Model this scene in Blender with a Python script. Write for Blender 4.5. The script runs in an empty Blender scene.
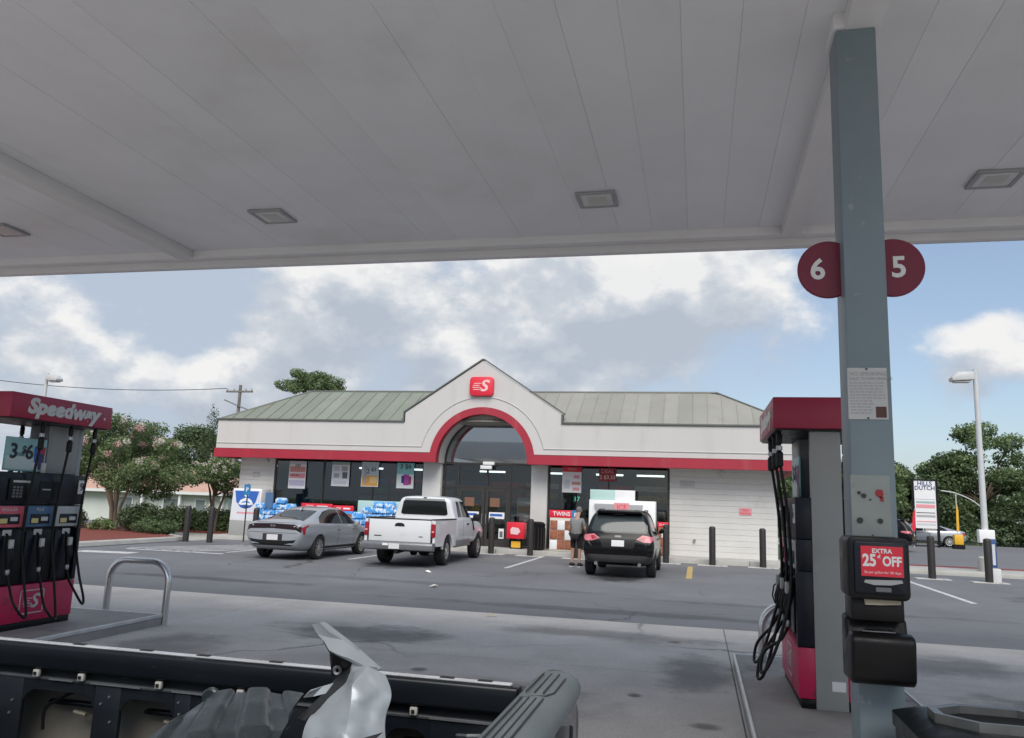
import bpy, bmesh, math, random
import numpy as np
from mathutils import Vector, Matrix
from mathutils.bvhtree import BVHTree

random.seed(7); np.random.seed(7)
R = math.radians
SC = bpy.context.scene
COL = SC.collection

# ------------------------------------------------------------------ camera
def make_camera(f_px=790.0, yaw=13.36, pitch=9.6, roll=2.1, h=1.8):
    yaw, pitch, roll = R(yaw), R(pitch), R(roll)
    f = Vector((-math.sin(yaw)*math.cos(pitch), math.cos(yaw)*math.cos(pitch), math.sin(pitch)))
    r = Vector((math.cos(yaw), math.sin(yaw), 0)); u = r.cross(f)
    r2 = math.cos(roll)*r + math.sin(roll)*u; u2 = -math.sin(roll)*r + math.cos(roll)*u
    m = Matrix(((r2.x, u2.x, -f.x, 0), (r2.y, u2.y, -f.y, 0), (r2.z, u2.z, -f.z, h), (0, 0, 0, 1)))
    cd = bpy.data.cameras.new('camera'); cd.sensor_width = 36; cd.lens = 36*f_px/1024
    cd.clip_start = 0.05; cd.clip_end = 3000
    o = bpy.data.objects.new('camera', cd); COL.objects.link(o); o.matrix_world = m
    SC.camera = o
make_camera()

# ------------------------------------------------------------------ sky, sun, exposure
SUN_EL, SUN_AZ = 48, 165      # azimuth from +Y (towards the store) clockwise seen from above
def make_world():
    w = bpy.data.worlds.new('World'); SC.world = w; w.use_nodes = True
    nt = w.node_tree; N = nt.nodes; L = nt.links; N.clear()
    out = N.new('ShaderNodeOutputWorld'); bg = N.new('ShaderNodeBackground'); bg.inputs[1].default_value = 0.07
    sky = N.new('ShaderNodeTexSky'); sky.sky_type = 'NISHITA'; sky.sun_disc = False
    sky.sun_elevation = R(SUN_EL); sky.sun_rotation = R(SUN_AZ); sky.air_density = 1.0; sky.dust_density = 1.5; sky.ozone_density = 1.6
    tc = N.new('ShaderNodeTexCoord')
    def math_(op, a, b=None, c=None):
        n = N.new('ShaderNodeMath'); n.operation = op
        for i, v in enumerate((a, b, c)):
            if v is None: continue
            if isinstance(v, (int, float)): n.inputs[i].default_value = v
            else: L.new(v, n.inputs[i])
        return n.outputs[0]
    def vmath(op, a, b):
        n = N.new('ShaderNodeVectorMath'); n.operation = op
        L.new(a, n.inputs[0])
        if isinstance(b, tuple): n.inputs[1].default_value = b
        else: L.new(b, n.inputs[1])
        return n
    d = tc.outputs['Generated']
    sep = N.new('ShaderNodeSeparateXYZ'); L.new(d, sep.inputs[0])
    def density(off):
        v = vmath('ADD', d, off).outputs[0]
        v = vmath('MULTIPLY', v, (1.0, 1.0, 1.5)).outputs[0]
        v = vmath('ADD', v, (3.7, 1.9, 5.3)).outputs[0]
        n1 = N.new('ShaderNodeTexNoise'); n1.inputs['Scale'].default_value = 5.2; n1.inputs['Detail'].default_value = 12
        n1.inputs['Roughness'].default_value = 0.55; n1.inputs['Distortion'].default_value = 0.0; L.new(v, n1.inputs['Vector'])
        n2 = N.new('ShaderNodeTexNoise'); n2.inputs['Scale'].default_value = 2.2; n2.inputs['Detail'].default_value = 2; L.new(v, n2.inputs['Vector'])
        cur = math_('ADD', math_('MULTIPLY', n1.outputs['Fac'], 0.75), math_('MULTIPLY', n2.outputs['Fac'], 0.25))
        # heaps of cumulus standing in this part of the sky
        for c, amp, k in (((-0.423, 0.874, 0.239), .20, 110), ((-0.366, 0.893, 0.275), .16, 260), ((-0.193, 0.957, 0.216), .15, 80), ((-0.08, 0.96, 0.25), .16, 130), ((0.02, 0.964, 0.245), .22, 150),
                          ((-0.523, 0.843, 0.128), .18, 350), ((-0.25, 0.925, 0.22), .13, 110), ((0.326, 0.928, 0.18), .09, 250), ((0.12, 0.96, 0.23), .05, 200), ((-0.28, 0.95, 0.13), .14, 200)):
            o_ = tuple(-q for q in c); dv = vmath('ADD', vmath('ADD', d, off).outputs[0], o_)
            ln = N.new('ShaderNodeVectorMath'); ln.operation = 'DOT_PRODUCT'; L.new(dv.outputs[0], ln.inputs[0]); L.new(dv.outputs[0], ln.inputs[1])
            g = math_('MULTIPLY', math_('EXPONENT', math_('MULTIPLY', ln.outputs['Value'], -float(k))), amp)
            cur = math_('ADD', cur, g)
        return cur
    d0 = density((0, 0, 0)); d1 = density((0.016, -0.004, 0.034))
    dens = math_('ADD', d0, math_('MULTIPLY', sep.outputs[0], -0.05))
    mr = N.new('ShaderNodeMapRange'); mr.interpolation_type = 'SMOOTHSTEP'
    L.new(dens, mr.inputs[0]); mr.inputs[1].default_value = 0.535; mr.inputs[2].default_value = 0.635
    lit = math_('SUBTRACT', d0, d1)
    ms = N.new('ShaderNodeMapRange'); L.new(lit, ms.inputs[0]); ms.inputs[1].default_value = -0.075; ms.inputs[2].default_value = 0.095
    thin = N.new('ShaderNodeMapRange'); L.new(dens, thin.inputs[0]); thin.inputs[1].default_value = 0.55; thin.inputs[2].default_value = 0.80; thin.inputs[3].default_value = 0.0; thin.inputs[4].default_value = 0.22
    shade = math_('SUBTRACT', ms.outputs[0], thin.outputs[0])
    cr = N.new('ShaderNodeValToRGB'); L.new(shade, cr.inputs[0])
    e = cr.color_ramp.elements
    e[0].position = 0.0; e[0].color = (0.53, 0.59, 0.685, 1); e[1].position = 0.85; e[1].color = (1.0, 0.995, 0.99, 1)
    m2 = e.new(0.42); m2.color = (0.66, 0.71, 0.78, 1)
    sc = N.new('ShaderNodeVectorMath'); sc.operation = 'SCALE'; L.new(cr.outputs[0], sc.inputs[0]); sc.inputs['Scale'].default_value = 5.9
    # thin high veil, thicker towards the west
    vf = N.new('ShaderNodeMapRange'); vf.interpolation_type = 'SMOOTHSTEP'; L.new(math_('ADD', sep.outputs[0], math_('MULTIPLY', d0, -0.9)), vf.inputs[0])
    vf.inputs[1].default_value = -0.75; vf.inputs[2].default_value = -0.15; vf.inputs[3].default_value = 0.95; vf.inputs[4].default_value = 0.30
    mh = N.new('ShaderNodeMix'); mh.data_type = 'RGBA'; L.new(vf.outputs[0], mh.inputs['Factor'])
    L.new(sky.outputs[0], mh.inputs['A']); mh.inputs['B'].default_value = (3.2, 3.7, 4.45, 1)
    mx = N.new('ShaderNodeMix'); mx.data_type = 'RGBA'
    L.new(mr.outputs[0], mx.inputs['Factor']); L.new(mh.outputs['Result'], mx.inputs['A']); L.new(sc.outputs[0], mx.inputs['B'])
    mh = mx
    L.new(mh.outputs['Result'], bg.inputs[0]); L.new(bg.outputs[0], out.inputs[0])
make_world()
sd = bpy.data.lights.new('sun', 'SUN'); sd.energy = 1.35; sd.angle = R(42); sd.color = (1.0, 0.96, 0.90)
so = bpy.data.objects.new('sun', sd); COL.objects.link(so)
sv = Vector((math.sin(R(SUN_AZ))*math.cos(R(SUN_EL)), math.cos(R(SUN_AZ))*math.cos(R(SUN_EL)), math.sin(R(SUN_EL))))
so.rotation_euler = (-sv).to_track_quat('-Z', 'Y').to_euler(); so.location = (0, -20, 40)
vs = SC.view_settings; vs.view_transform = 'Standard'; vs.look = 'None'; vs.exposure = 1.12; vs.gamma = 1.0; vs.use_curve_mapping = False
SC.cycles.max_bounces = 8; SC.cycles.diffuse_bounces = 4; SC.cycles.transparent_max_bounces = 16

# ------------------------------------------------------------------ materials
MATS = {}
def mat(name, col, rough=0.6, metal=0.0, var=0.0, vscale=3.0, bump=0.0, bscale=40.0, spec=0.5, coat=0.0, emit=0.0,
        dirt=None, dscale=1.0, dlo=0.55, dhi=0.75, objvar=0.0, island=0.0, trans=0.0, stretch=None, rvar=0.0, speck=0.0, crack=None):
    if name in MATS: return MATS[name]
    m = bpy.data.materials.new(name); m.use_nodes = True; nt = m.node_tree; N = nt.nodes; L = nt.links
    b = N['Principled BSDF']; b.inputs['Base Color'].default_value = (*col, 1); b.inputs['Roughness'].default_value = rough
    b.inputs['Metallic'].default_value = metal; b.inputs['Specular IOR Level'].default_value = spec
    if coat: b.inputs['Coat Weight'].default_value = coat; b.inputs['Coat Roughness'].default_value = 0.05
    if emit: b.inputs['Emission Color'].default_value = (*col, 1); b.inputs['Emission Strength'].default_value = emit
    tc = N.new('ShaderNodeTexCoord'); vec = tc.outputs['Object']
    if objvar:
        oi = N.new('ShaderNodeObjectInfo'); ad = N.new('ShaderNodeVectorMath'); ad.operation = 'ADD'
        L.new(vec, ad.inputs[0]); L.new(oi.outputs['Location'], ad.inputs[1]); vec = ad.outputs[0]
    if stretch:
        mp = N.new('ShaderNodeMapping'); mp.inputs['Scale'].default_value = stretch; L.new(vec, mp.inputs[0]); vec = mp.outputs[0]
    def noise(scale, detail=5, rgh=0.55):
        n = N.new('ShaderNodeTexNoise'); n.inputs['Scale'].default_value = scale; n.inputs['Detail'].default_value = detail
        n.inputs['Roughness'].default_value = rgh; L.new(vec, n.inputs['Vector']); return n.outputs['Fac']
    cur = None
    def mixc(fac, a, bb, blend='MIX'):
        x = N.new('ShaderNodeMix'); x.data_type = 'RGBA'; x.blend_type = blend
        if isinstance(fac, float): x.inputs['Factor'].default_value = fac
        else: L.new(fac, x.inputs['Factor'])
        for s, v in (('A', a), ('B', bb)):
            if isinstance(v, tuple): x.inputs[s].default_value = (*v, 1)
            else: L.new(v, x.inputs[s])
        return x.outputs['Result']
    base = tuple(col)
    if var or objvar or island or dirt: cur = base
    if var:
        lo = tuple(max(0, c*(1-var)) for c in col); hi = tuple(min(1, c*(1+var)) for c in col)
        r = N.new('ShaderNodeMapRange'); L.new(noise(vscale), r.inputs[0]); r.inputs[1].default_value = 0.3; r.inputs[2].default_value = 0.7
        cur = mixc(r.outputs[0], lo, hi)
    def rnd(sock, amt, cur):
        r = N.new('ShaderNodeMapRange'); L.new(sock, r.inputs[0]); r.inputs[3].default_value = 1-amt; r.inputs[4].default_value = 1+amt
        s = N.new('ShaderNodeVectorMath'); s.operation = 'SCALE'
        if isinstance(cur, tuple): s.inputs[0].default_value = cur
        else: L.new(cur, s.inputs[0])
        L.new(r.outputs[0], s.inputs['Scale']); return s.outputs[0]
    if objvar: cur = rnd(oi.outputs['Random'], objvar, cur)
    if island:
        g = N.new('ShaderNodeNewGeometry'); cur = rnd(g.outputs['Random Per Island'], island, cur)
    if dirt:
        r = N.new('ShaderNodeMapRange'); r.interpolation_type = 'SMOOTHSTEP'; L.new(noise(dscale, 7, 0.62), r.inputs[0])
        r.inputs[1].default_value = dlo; r.inputs[2].default_value = dhi
        cur = mixc(r.outputs[0], cur, tuple(dirt))
    if speck:
        r = N.new('ShaderNodeMapRange'); L.new(noise(55, 3, 0.7), r.inputs[0]); r.inputs[1].default_value = 0.3; r.inputs[2].default_value = 0.7
        cur = rnd(r.outputs[0], speck, cur)
    if crack:
        w = N.new('ShaderNodeTexNoise'); w.inputs['Scale'].default_value = 1.3; w.inputs['Detail'].default_value = 6; L.new(vec, w.inputs['Vector'])
        ad2 = N.new('ShaderNodeVectorMath'); ad2.operation = 'MULTIPLY_ADD'; L.new(w.outputs['Color'], ad2.inputs[0]); ad2.inputs[1].default_value = (0.9, 0.9, 0); L.new(vec, ad2.inputs[2])
        vo = N.new('ShaderNodeTexVoronoi'); vo.feature = 'DISTANCE_TO_EDGE'; vo.inputs['Scale'].default_value = crack; L.new(ad2.outputs[0], vo.inputs['Vector'])
        r = N.new('ShaderNodeMapRange'); L.new(vo.outputs['Distance'], r.inputs[0]); r.inputs[1].default_value = 0.002; r.inputs[2].default_value = 0.008; r.inputs[3].default_value = 1; r.inputs[4].default_value = 0
        k = N.new('ShaderNodeMapRange'); L.new(noise(0.13, 2), k.inputs[0]); k.inputs[1].default_value = 0.48; k.inputs[2].default_value = 0.56; k.inputs[4].default_value = 0.75
        mu = N.new('ShaderNodeMath'); mu.operation = 'MULTIPLY'; L.new(r.outputs[0], mu.inputs[0]); L.new(k.outputs[0], mu.inputs[1])
        cur = mixc(mu.outputs[0], cur, tuple(c*0.35 for c in col))
    if cur is not None and not isinstance(cur, tuple): L.new(cur, b.inputs['Base Color'])
    if rvar:
        r = N.new('ShaderNodeMapRange'); L.new(noise(vscale*1.7), r.inputs[0]); r.inputs[1].default_value = 0.3; r.inputs[2].default_value = 0.7
        r.inputs[3].default_value = max(0.02, rough-rvar); r.inputs[4].default_value = min(1, rough+rvar); L.new(r.outputs[0], b.inputs['Roughness'])
    if bump:
        bn = N.new('ShaderNodeBump'); bn.inputs['Strength'].default_value = bump; bn.inputs['Distance'].default_value = 0.02
        L.new(noise(bscale, 6, 0.6), bn.inputs['Height']); L.new(bn.outputs[0], b.inputs['Normal'])
    if trans:
        t = N.new('ShaderNodeBsdfTranslucent'); ms = N.new('ShaderNodeMixShader'); ms.inputs[0].default_value = trans
        if cur is not None: L.new(cur, t.inputs[0])
        else: t.inputs[0].default_value = (*col, 1)
        L.new(b.outputs[0], ms.inputs[1]); L.new(t.outputs[0], ms.inputs[2]); L.new(ms.outputs[0], N['Material Output'].inputs[0])
    MATS[name] = m; return m
def glass_mat(name, tint, ior=1.5, extra=0.0):
    m = bpy.data.materials.new(name); m.use_nodes = True; nt = m.node_tree; N = nt.nodes; L = nt.links
    N.remove(N['Principled BSDF']); t = N.new('ShaderNodeBsdfTransparent'); t.inputs[0].default_value = (*tint, 1)
    g = N.new('ShaderNodeBsdfGlossy'); g.inputs['Roughness'].default_value = 0.02; g.inputs[0].default_value = (0.95, 0.97, 0.97, 1)
    fr = N.new('ShaderNodeFresnel'); fr.inputs[0].default_value = ior
    a = N.new('ShaderNodeMath'); a.operation = 'ADD'; a.inputs[1].default_value = extra; a.use_clamp = True; L.new(fr.outputs[0], a.inputs[0])
    x = N.new('ShaderNodeMixShader'); L.new(a.outputs[0], x.inputs[0]); L.new(t.outputs[0], x.inputs[1]); L.new(g.outputs[0], x.inputs[2])
    L.new(x.outputs[0], N['Material Output'].inputs[0]); MATS[name] = m; return m

ASPHALT = mat('asphalt', (0.155, 0.157, 0.165), 0.85, var=0.16, vscale=0.35, bump=0.35, bscale=120, speck=0.30, crack=0.32, dirt=(0.20, 0.20, 0.206), dscale=0.22, dlo=0.5, dhi=0.72)
ROADM = mat('road_asphalt', (0.16, 0.16, 0.165), 0.85, var=0.1, vscale=0.15, bump=0.25, bscale=80)
CONC = mat('concrete', (0.49, 0.455, 0.42), 0.8, var=0.13, vscale=0.9, bump=0.25, bscale=90, speck=0.18, crack=0.15, dirt=(0.36, 0.335, 0.31), dscale=0.42, dlo=0.50, dhi=0.74, objvar=0.05)
CONC2 = mat('pale_concrete', (0.42, 0.41, 0.38), 0.85, var=0.12, vscale=1.5, bump=0.2, bscale=60, dirt=(0.24, 0.23, 0.21), dscale=0.9, dlo=0.55, dhi=0.8)
ISLM = mat('island_concrete', (0.30, 0.285, 0.27), 0.85, var=0.15, vscale=2, bump=0.3, bscale=70, dirt=(0.10, 0.095, 0.09), dscale=1.3)
GRASS = mat('grass_ground', (0.07, 0.10, 0.035), 0.95, var=0.3, vscale=0.4, bump=0.4, bscale=30)
MULCH = mat('red_mulch', (0.20, 0.050, 0.036), 0.95, var=0.4, vscale=14, bump=0.9, bscale=45)
LINEW = mat('white_line_paint', (0.55, 0.55, 0.54), 0.8, var=0.12, vscale=8, dirt=(0.20, 0.20, 0.20), dscale=5, dlo=0.5, dhi=0.7)
LINEY = mat('yellow_line_paint', (0.50, 0.36, 0.13), 0.8, var=0.15, vscale=8, dirt=(0.2, 0.18, 0.14), dscale=5, dlo=0.52, dhi=0.72)
CANW = mat('canopy_white', (0.77, 0.785, 0.82), 0.45, var=0.03, vscale=1.2, objvar=0.02, dirt=(0.66, 0.66, 0.66), dscale=0.5, dlo=0.5, dhi=0.8)
CANTRIM = mat('canopy_trim_white', (0.72, 0.72, 0.73), 0.4, var=0.04, vscale=1.5)
COLM = mat('column_blue_grey', (0.20, 0.255, 0.285), 0.5, var=0.06, vscale=2.5, bump=0.05, bscale=60, dirt=(0.29, 0.33, 0.35), dscale=11, dlo=0.64, dhi=0.70)
PATCH = mat('faded_paint_patch', (0.30, 0.33, 0.31), 0.6, var=0.07, vscale=6, dirt=(0.2, 0.2, 0.17), dscale=9, dlo=0.6, dhi=0.75)
MAROON = mat('maroon_sign', (0.18, 0.010, 0.035), 0.4, var=0.05)
REDV = mat('valance_red', (0.32, 0.014, 0.052), 0.38, var=0.05, vscale=2, dirt=(0.30, 0.03, 0.06), dscale=3, dlo=0.6, dhi=0.85)
REDB = mat('base_red', (0.52, 0.015, 0.085), 0.35, var=0.06, vscale=3, dirt=(0.22, 0.03, 0.05), dscale=6, dlo=0.55, dhi=0.72)
REDF = mat('fascia_red', (0.36, 0.020, 0.040), 0.55, var=0.08, vscale=1.2, dirt=(0.40, 0.09, 0.09), dscale=1.4, dlo=0.55, dhi=0.8, stretch=(1, 1, 0.2))
SIGNRED = mat('sign_red', (0.70, 0.02, 0.045), 0.35)
WHITEP = mat('white_print', (0.78, 0.78, 0.78), 0.5, var=0.03)
PUMPG = mat('pump_grey', (0.32, 0.33, 0.325), 0.45, var=0.05, vscale=2, dirt=(0.23, 0.235, 0.225), dscale=1.6, dlo=0.55, dhi=0.8)
PUMPD = mat('pump_dark_grey', (0.13, 0.135, 0.145), 0.45, var=0.1)
NAVY = mat('pump_navy_black', (0.007, 0.009, 0.017), 0.35, var=0.25, vscale=6, rvar=0.1, spec=0.3)
BLACK = mat('black_plastic', (0.006, 0.006, 0.007), 0.42, var=0.2, vscale=8, rvar=0.12, spec=0.28)
RUBBER = mat('rubber', (0.008, 0.008, 0.009), 0.5, var=0.2, vscale=20, spec=0.3)
STEEL = mat('stainless_steel', (0.62, 0.62, 0.62), 0.24, 1.0, var=0.03, vscale=4, rvar=0.03)
ALU = mat('dull_aluminium', (0.42, 0.43, 0.44), 0.42, 0.9, var=0.15, vscale=9)
BRONZE = mat('dark_bronze', (0.035, 0.030, 0.028), 0.45, var=0.15, vscale=5)
STUC = mat('fascia_stucco', (0.56, 0.545, 0.525), 0.85, var=0.03, vscale=0.7, bump=0.12, bscale=50, dirt=(0.48, 0.465, 0.44), dscale=1.6, dlo=0.54, dhi=0.85, stretch=(1, 1, 0.18))
WALLM = mat('painted_block', (0.64, 0.63, 0.60), 0.85, var=0.045, vscale=1.2, bump=0.35, bscale=18, objvar=0.02, dirt=(0.54, 0.52, 0.48), dscale=1.1, dlo=0.58, dhi=0.8)
ROOFA = mat('roof_metal_green', (0.215, 0.238, 0.19), 0.6, 0.05, var=0.09, vscale=0.8, objvar=0.12, dirt=(0.25, 0.225, 0.19), dscale=0.9, dlo=0.5, dhi=0.8)
ROOFB = mat('roof_metal_grey', (0.30, 0.29, 0.255), 0.6, 0.05, var=0.07, vscale=0.8, objvar=0.08, dirt=(0.25, 0.23, 0.20), dscale=0.9, dlo=0.55, dhi=0.8)
GUTTER = mat('gutter_bronze', (0.12, 0.125, 0.11), 0.5, 0.2)
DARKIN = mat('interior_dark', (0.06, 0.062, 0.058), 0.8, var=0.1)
INFLOOR = mat('interior_floor', (0.30, 0.28, 0.25), 0.4, var=0.1)
TUBE = mat('fluorescent_tube', (0.9, 0.95, 1.0), 0.5, emit=1.8)
GLASS = glass_mat('window_glass', (0.62, 0.66, 0.65), 1.5, 0.02)
ARCHG = glass_mat('arch_glass', (0.25, 0.27, 0.27), 1.6, 0.30)
CARGLASS = mat('car_glass_dark', (0.008, 0.009, 0.010), 0.05, spec=0.45)
TYRE = mat('tyre', (0.014, 0.014, 0.015), 0.8, var=0.2, vscale=20)
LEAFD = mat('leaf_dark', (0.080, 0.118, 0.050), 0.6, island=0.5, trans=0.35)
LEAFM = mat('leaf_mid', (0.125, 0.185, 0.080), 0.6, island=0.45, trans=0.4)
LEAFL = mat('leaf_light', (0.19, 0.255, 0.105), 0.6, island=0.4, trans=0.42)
BARK = mat('bark', (0.14, 0.10, 0.07), 0.9, var=0.3, vscale=6, bump=0.8, bscale=12, stretch=(1, 1, 0.25))
BARKP = mat('pale_bark', (0.30, 0.23, 0.17), 0.85, var=0.25, vscale=6, bump=0.5, bscale=10, stretch=(1, 1, 0.25))
PINK = mat('blossom_pink', (0.72, 0.45, 0.44), 0.7, island=0.25, trans=0.3)
CREAM = mat('blossom_white', (0.72, 0.68, 0.58), 0.7, island=0.2, trans=0.3)
BOLL = mat('bollard_brown', (0.026, 0.022, 0.021), 0.55, var=0.12, vscale=5)
def flat(name, col, rough=0.5): return mat(name, col, rough)
TEAL = flat('poster_teal', (0.25, 0.55, 0.55)); LTEAL = flat('pale_teal', (0.42, 0.60, 0.56)); ORANGE = flat('poster_orange', (0.75, 0.38, 0.07))
BLUE = flat('poster_blue', (0.03, 0.12, 0.45)); SKYB = flat('pack_blue', (0.04, 0.30, 0.75), 0.25); INK = flat('ink', (0.02, 0.02, 0.025))
MAG = flat('poster_magenta', (0.45, 0.06, 0.35)); PINKP = flat('poster_pink', (0.75, 0.30, 0.33)); GREYP = flat('grey_print', (0.40, 0.40, 0.41))
YEL = flat('yellow_plastic', (0.75, 0.42, 0.03)); NAVYP = flat('navy_print', (0.03, 0.05, 0.16)); BRICKR = mat('firewood_brown', (0.30, 0.11, 0.06), 0.8, var=0.4, vscale=12)
GREENLED = mat('green_display', (0.1, 0.8, 0.45), 0.5, emit=1.0)
LENS = mat('lamp_lens', (0.55, 0.55, 0.54), 0.3)

# ------------------------------------------------------------------ mesh helpers
class MB:
    def __init__(s, o=(0, 0, 0)): s.v = []; s.f = []; s.o = Vector(o)
    def add(s, vs, fs):
        n = len(s.v); s.v += [tuple(Vector(p)) for p in vs]; s.f += [tuple(i+n for i in f) for f in fs]; return s
    def box(s, x0, x1, y0, y1, z0, z1):
        return s.add([(x0,y0,z0),(x1,y0,z0),(x1,y1,z0),(x0,y1,z0),(x0,y0,z1),(x1,y0,z1),(x1,y1,z1),(x0,y1,z1)],
                     [(0,3,2,1),(4,5,6,7),(0,1,5,4),(1,2,6,5),(2,3,7,6),(3,0,4,7)])
    def prism(s, poly, ax, a, b):
        # poly: 2D outline; ax = extruded axis; 'y': poly=(x,z); 'x': poly=(y,z); 'z': poly=(x,y)
        f = {'y': lambda p, t: (p[0], t, p[1]), 'x': lambda p, t: (t, p[0], p[1]), 'z': lambda p, t: (p[0], p[1], t)}[ax]
        n = len(poly)
        return s.add([f(p, a) for p in poly]+[f(p, b) for p in poly],
                     [tuple(range(n)), tuple(range(2*n-1, n-1, -1))]+[(i, (i+1) % n, n+(i+1) % n, n+i) for i in range(n)])
    def tube(s, pts, r, n=8):
        pts = [Vector(p) for p in pts]; m = len(pts); rr = r if isinstance(r, (list, tuple)) else [r]*m
        V = []; F = []; up = None
        for i, p in enumerate(pts):
            t = (pts[min(i+1, m-1)]-pts[max(i-1, 0)]).normalized()
            if up is None: up = Vector((0, 0, 1)) if abs(t.z) < 0.9 else Vector((1, 0, 0))
            a = t.cross(up).normalized(); b = a.cross(t).normalized(); up = b
            for k in range(n):
                q = 2*math.pi*k/n; V.append(p+rr[i]*(math.cos(q)*a+math.sin(q)*b))
        for i in range(m-1):
            for k in range(n):
                F.append((i*n+k, i*n+(k+1) % n, (i+1)*n+(k+1) % n, (i+1)*n+k))
        F.append(tuple(range(n-1, -1, -1))); F.append(tuple((m-1)*n+k for k in range(n)))
        return s.add(V, F)
    def lathe(s, prof, n=24, c=(0, 0, 0), axis='z', caps=True):
        V = []; F = []; m = len(prof)
        for r, z in prof:
            for k in range(n):
                q = 2*math.pi*k/n; a, b = r*math.cos(q), r*math.sin(q)
                p = {'z': (a, b, z), 'x': (z, a, b), 'y': (a, z, b)}[axis]; V.append((p[0]+c[0], p[1]+c[1], p[2]+c[2]))
        for i in range(m-1):
            for k in range(n): F.append((i*n+k, i*n+(k+1) % n, (i+1)*n+(k+1) % n, (i+1)*n+k))
        if caps: F.append(tuple(range(n-1, -1, -1))); F.append(tuple((m-1)*n+k for k in range(n)))
        return s.add(V, F)
    def mesh(s, name='mesh', bevel=0.0, seg=2, smooth=False, angle=35):
        me = bpy.data.meshes.new(name); o = s.o
        me.from_pydata([(p[0]-o.x, p[1]-o.y, p[2]-o.z) for p in s.v], [], s.f)
        bm = bmesh.new(); bm.from_mesh(me)
        bmesh.ops.recalc_face_normals(bm, faces=bm.faces)
        if bevel:
            ed = [e for e in bm.edges if len(e.link_faces) == 2 and e.calc_face_angle(0) > R(30)]
            bmesh.ops.bevel(bm, geom=ed, offset=bevel, segments=seg, affect='EDGES', profile=0.5, clamp_overlap=True)
        bm.to_mesh(me); bm.free()
        if smooth or bevel:
            me.shade_smooth(); me.set_sharp_from_angle(angle=R(angle))
        return me
    def build(s, name, m, parent=None, bevel=0.0, seg=2, smooth=False, angle=35):
        me = s.mesh(name, bevel, seg, smooth, angle)
        if m: me.materials.append(m)
        return link(name, me, parent)
def link(name, me, parent=None):
    o = bpy.data.objects.new(name, me); COL.objects.link(o)
    if parent: o.parent = parent
    return o
def tag(o, label=None, cat=None, group=None, kind=None):
    if label: o['label'] = label
    if cat: o['category'] = cat
    if group: o['group'] = group
    if kind: o['kind'] = kind
    return o
def thing(name, label, cat, loc=(0, 0, 0), rz=0.0, group=None):
    o = bpy.data.objects.new(name, None); o.empty_display_size = 0.2; COL.objects.link(o); o.location = loc; o.rotation_euler = (0, 0, rz)
    return tag(o, label, cat, group)
def struct(o, parent=None):
    if parent is None: o['kind'] = 'structure'
    return o
def copy_tree(o, parent=None):
    c = o.copy(); COL.objects.link(c); c.parent = parent
    for ch in list(o.children): copy_tree(ch, c)
    return c
def circ(cx, cy, r, a0, a1, n): return [(cx+r*math.cos(R(a0+(a1-a0)*i/n)), cy+r*math.sin(R(a0+(a1-a0)*i/n))) for i in range(n+1)]
def rrect(x0, x1, y0, y1, r, n=4):
    return circ(x1-r, y1-r, r, 0, 90, n)+circ(x0+r, y1-r, r, 90, 180, n)+circ(x0+r, y0+r, r, 180, 270, n)+circ(x1-r, y0+r, r, 270, 360, n)
FRONT = Matrix(((1,0,0),(0,0,-1),(0,1,0))).to_4x4()          # text read when looking towards +Y
FACEX = Matrix(((0,0,1),(1,0,0),(0,1,0))).to_4x4()           # read when looking towards -X
FACEMX = Matrix(((0,0,-1),(-1,0,0),(0,1,0))).to_4x4()        # read when looking towards +X
def text(s, name, m, size, loc, rot=FRONT, parent=None, ext=0.002, shear=0.0, bold=0.0, wid=1.0, align='CENTER', o=(0, 0, 0)):
    c = bpy.data.curves.new(name, 'FONT'); c.body = s; c.size = size; c.align_x = align; c.align_y = 'CENTER'
    c.extrude = ext; c.shear = shear; c.offset = bold; c.resolution_u = 3
    t = bpy.data.objects.new(name, c); COL.objects.link(t)
    dg = bpy.context.evaluated_depsgraph_get(); me = bpy.data.meshes.new_from_object(t.evaluated_get(dg))
    COL.objects.unlink(t); bpy.data.objects.remove(t)
    me.transform(Matrix.Translation(Vector(loc)-Vector(o)) @ rot @ Matrix.Diagonal((wid, 1, 1, 1)))
    me.materials.clear(); me.materials.append(m); me.name = name
    return link(name, me, parent)

# ------------------------------------------------------------------ ground
def sheet(name, x0, x1, y0, y1, z, m, th=0.0):
    return struct(MB().box(x0, x1, y0, y1, z-0.3, z).build(name, m))
def terrain():
    xs = np.concatenate([np.linspace(-600, -80, 8), np.linspace(-70, 40, 45), np.linspace(60, 600, 8)])
    ys = np.concatenate([np.linspace(-300, 0, 6), np.linspace(8, 90, 34), np.linspace(120, 900, 8)])
    V = []; F = []
    for y in ys:
        for x in xs:
            t = min(1, max(0, (-x-24)/9)) * min(1, max(0, (y-31)/8)); t = t*t*(3-2*t)
            V.append((x, y, -0.06-1.25*t))
    n = len(xs)
    for j in range(len(ys)-1):
        for i in range(n-1): F.append((j*n+i, j*n+i+1, (j+1)*n+i+1, (j+1)*n+i))
    struct(MB().add(V, F).build('ground', GRASS, smooth=True))
terrain()
sheet('asphalt_lot', -18.1, 60, -60, 28.7, 0.0, ASPHALT)
sheet('side_driveway', -23.5, -18.1, 26.4, 31.5, -0.008, CONC2)
sheet('left_lot', -60, -18.1, -60, 14, -0.006, ASPHALT)
sheet('road', 6.2, 400, 31.9, 63, -0.012, ROADM)
sheet('street', -400, -26, 33.0, 40, -0.055, ROADM)
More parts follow.
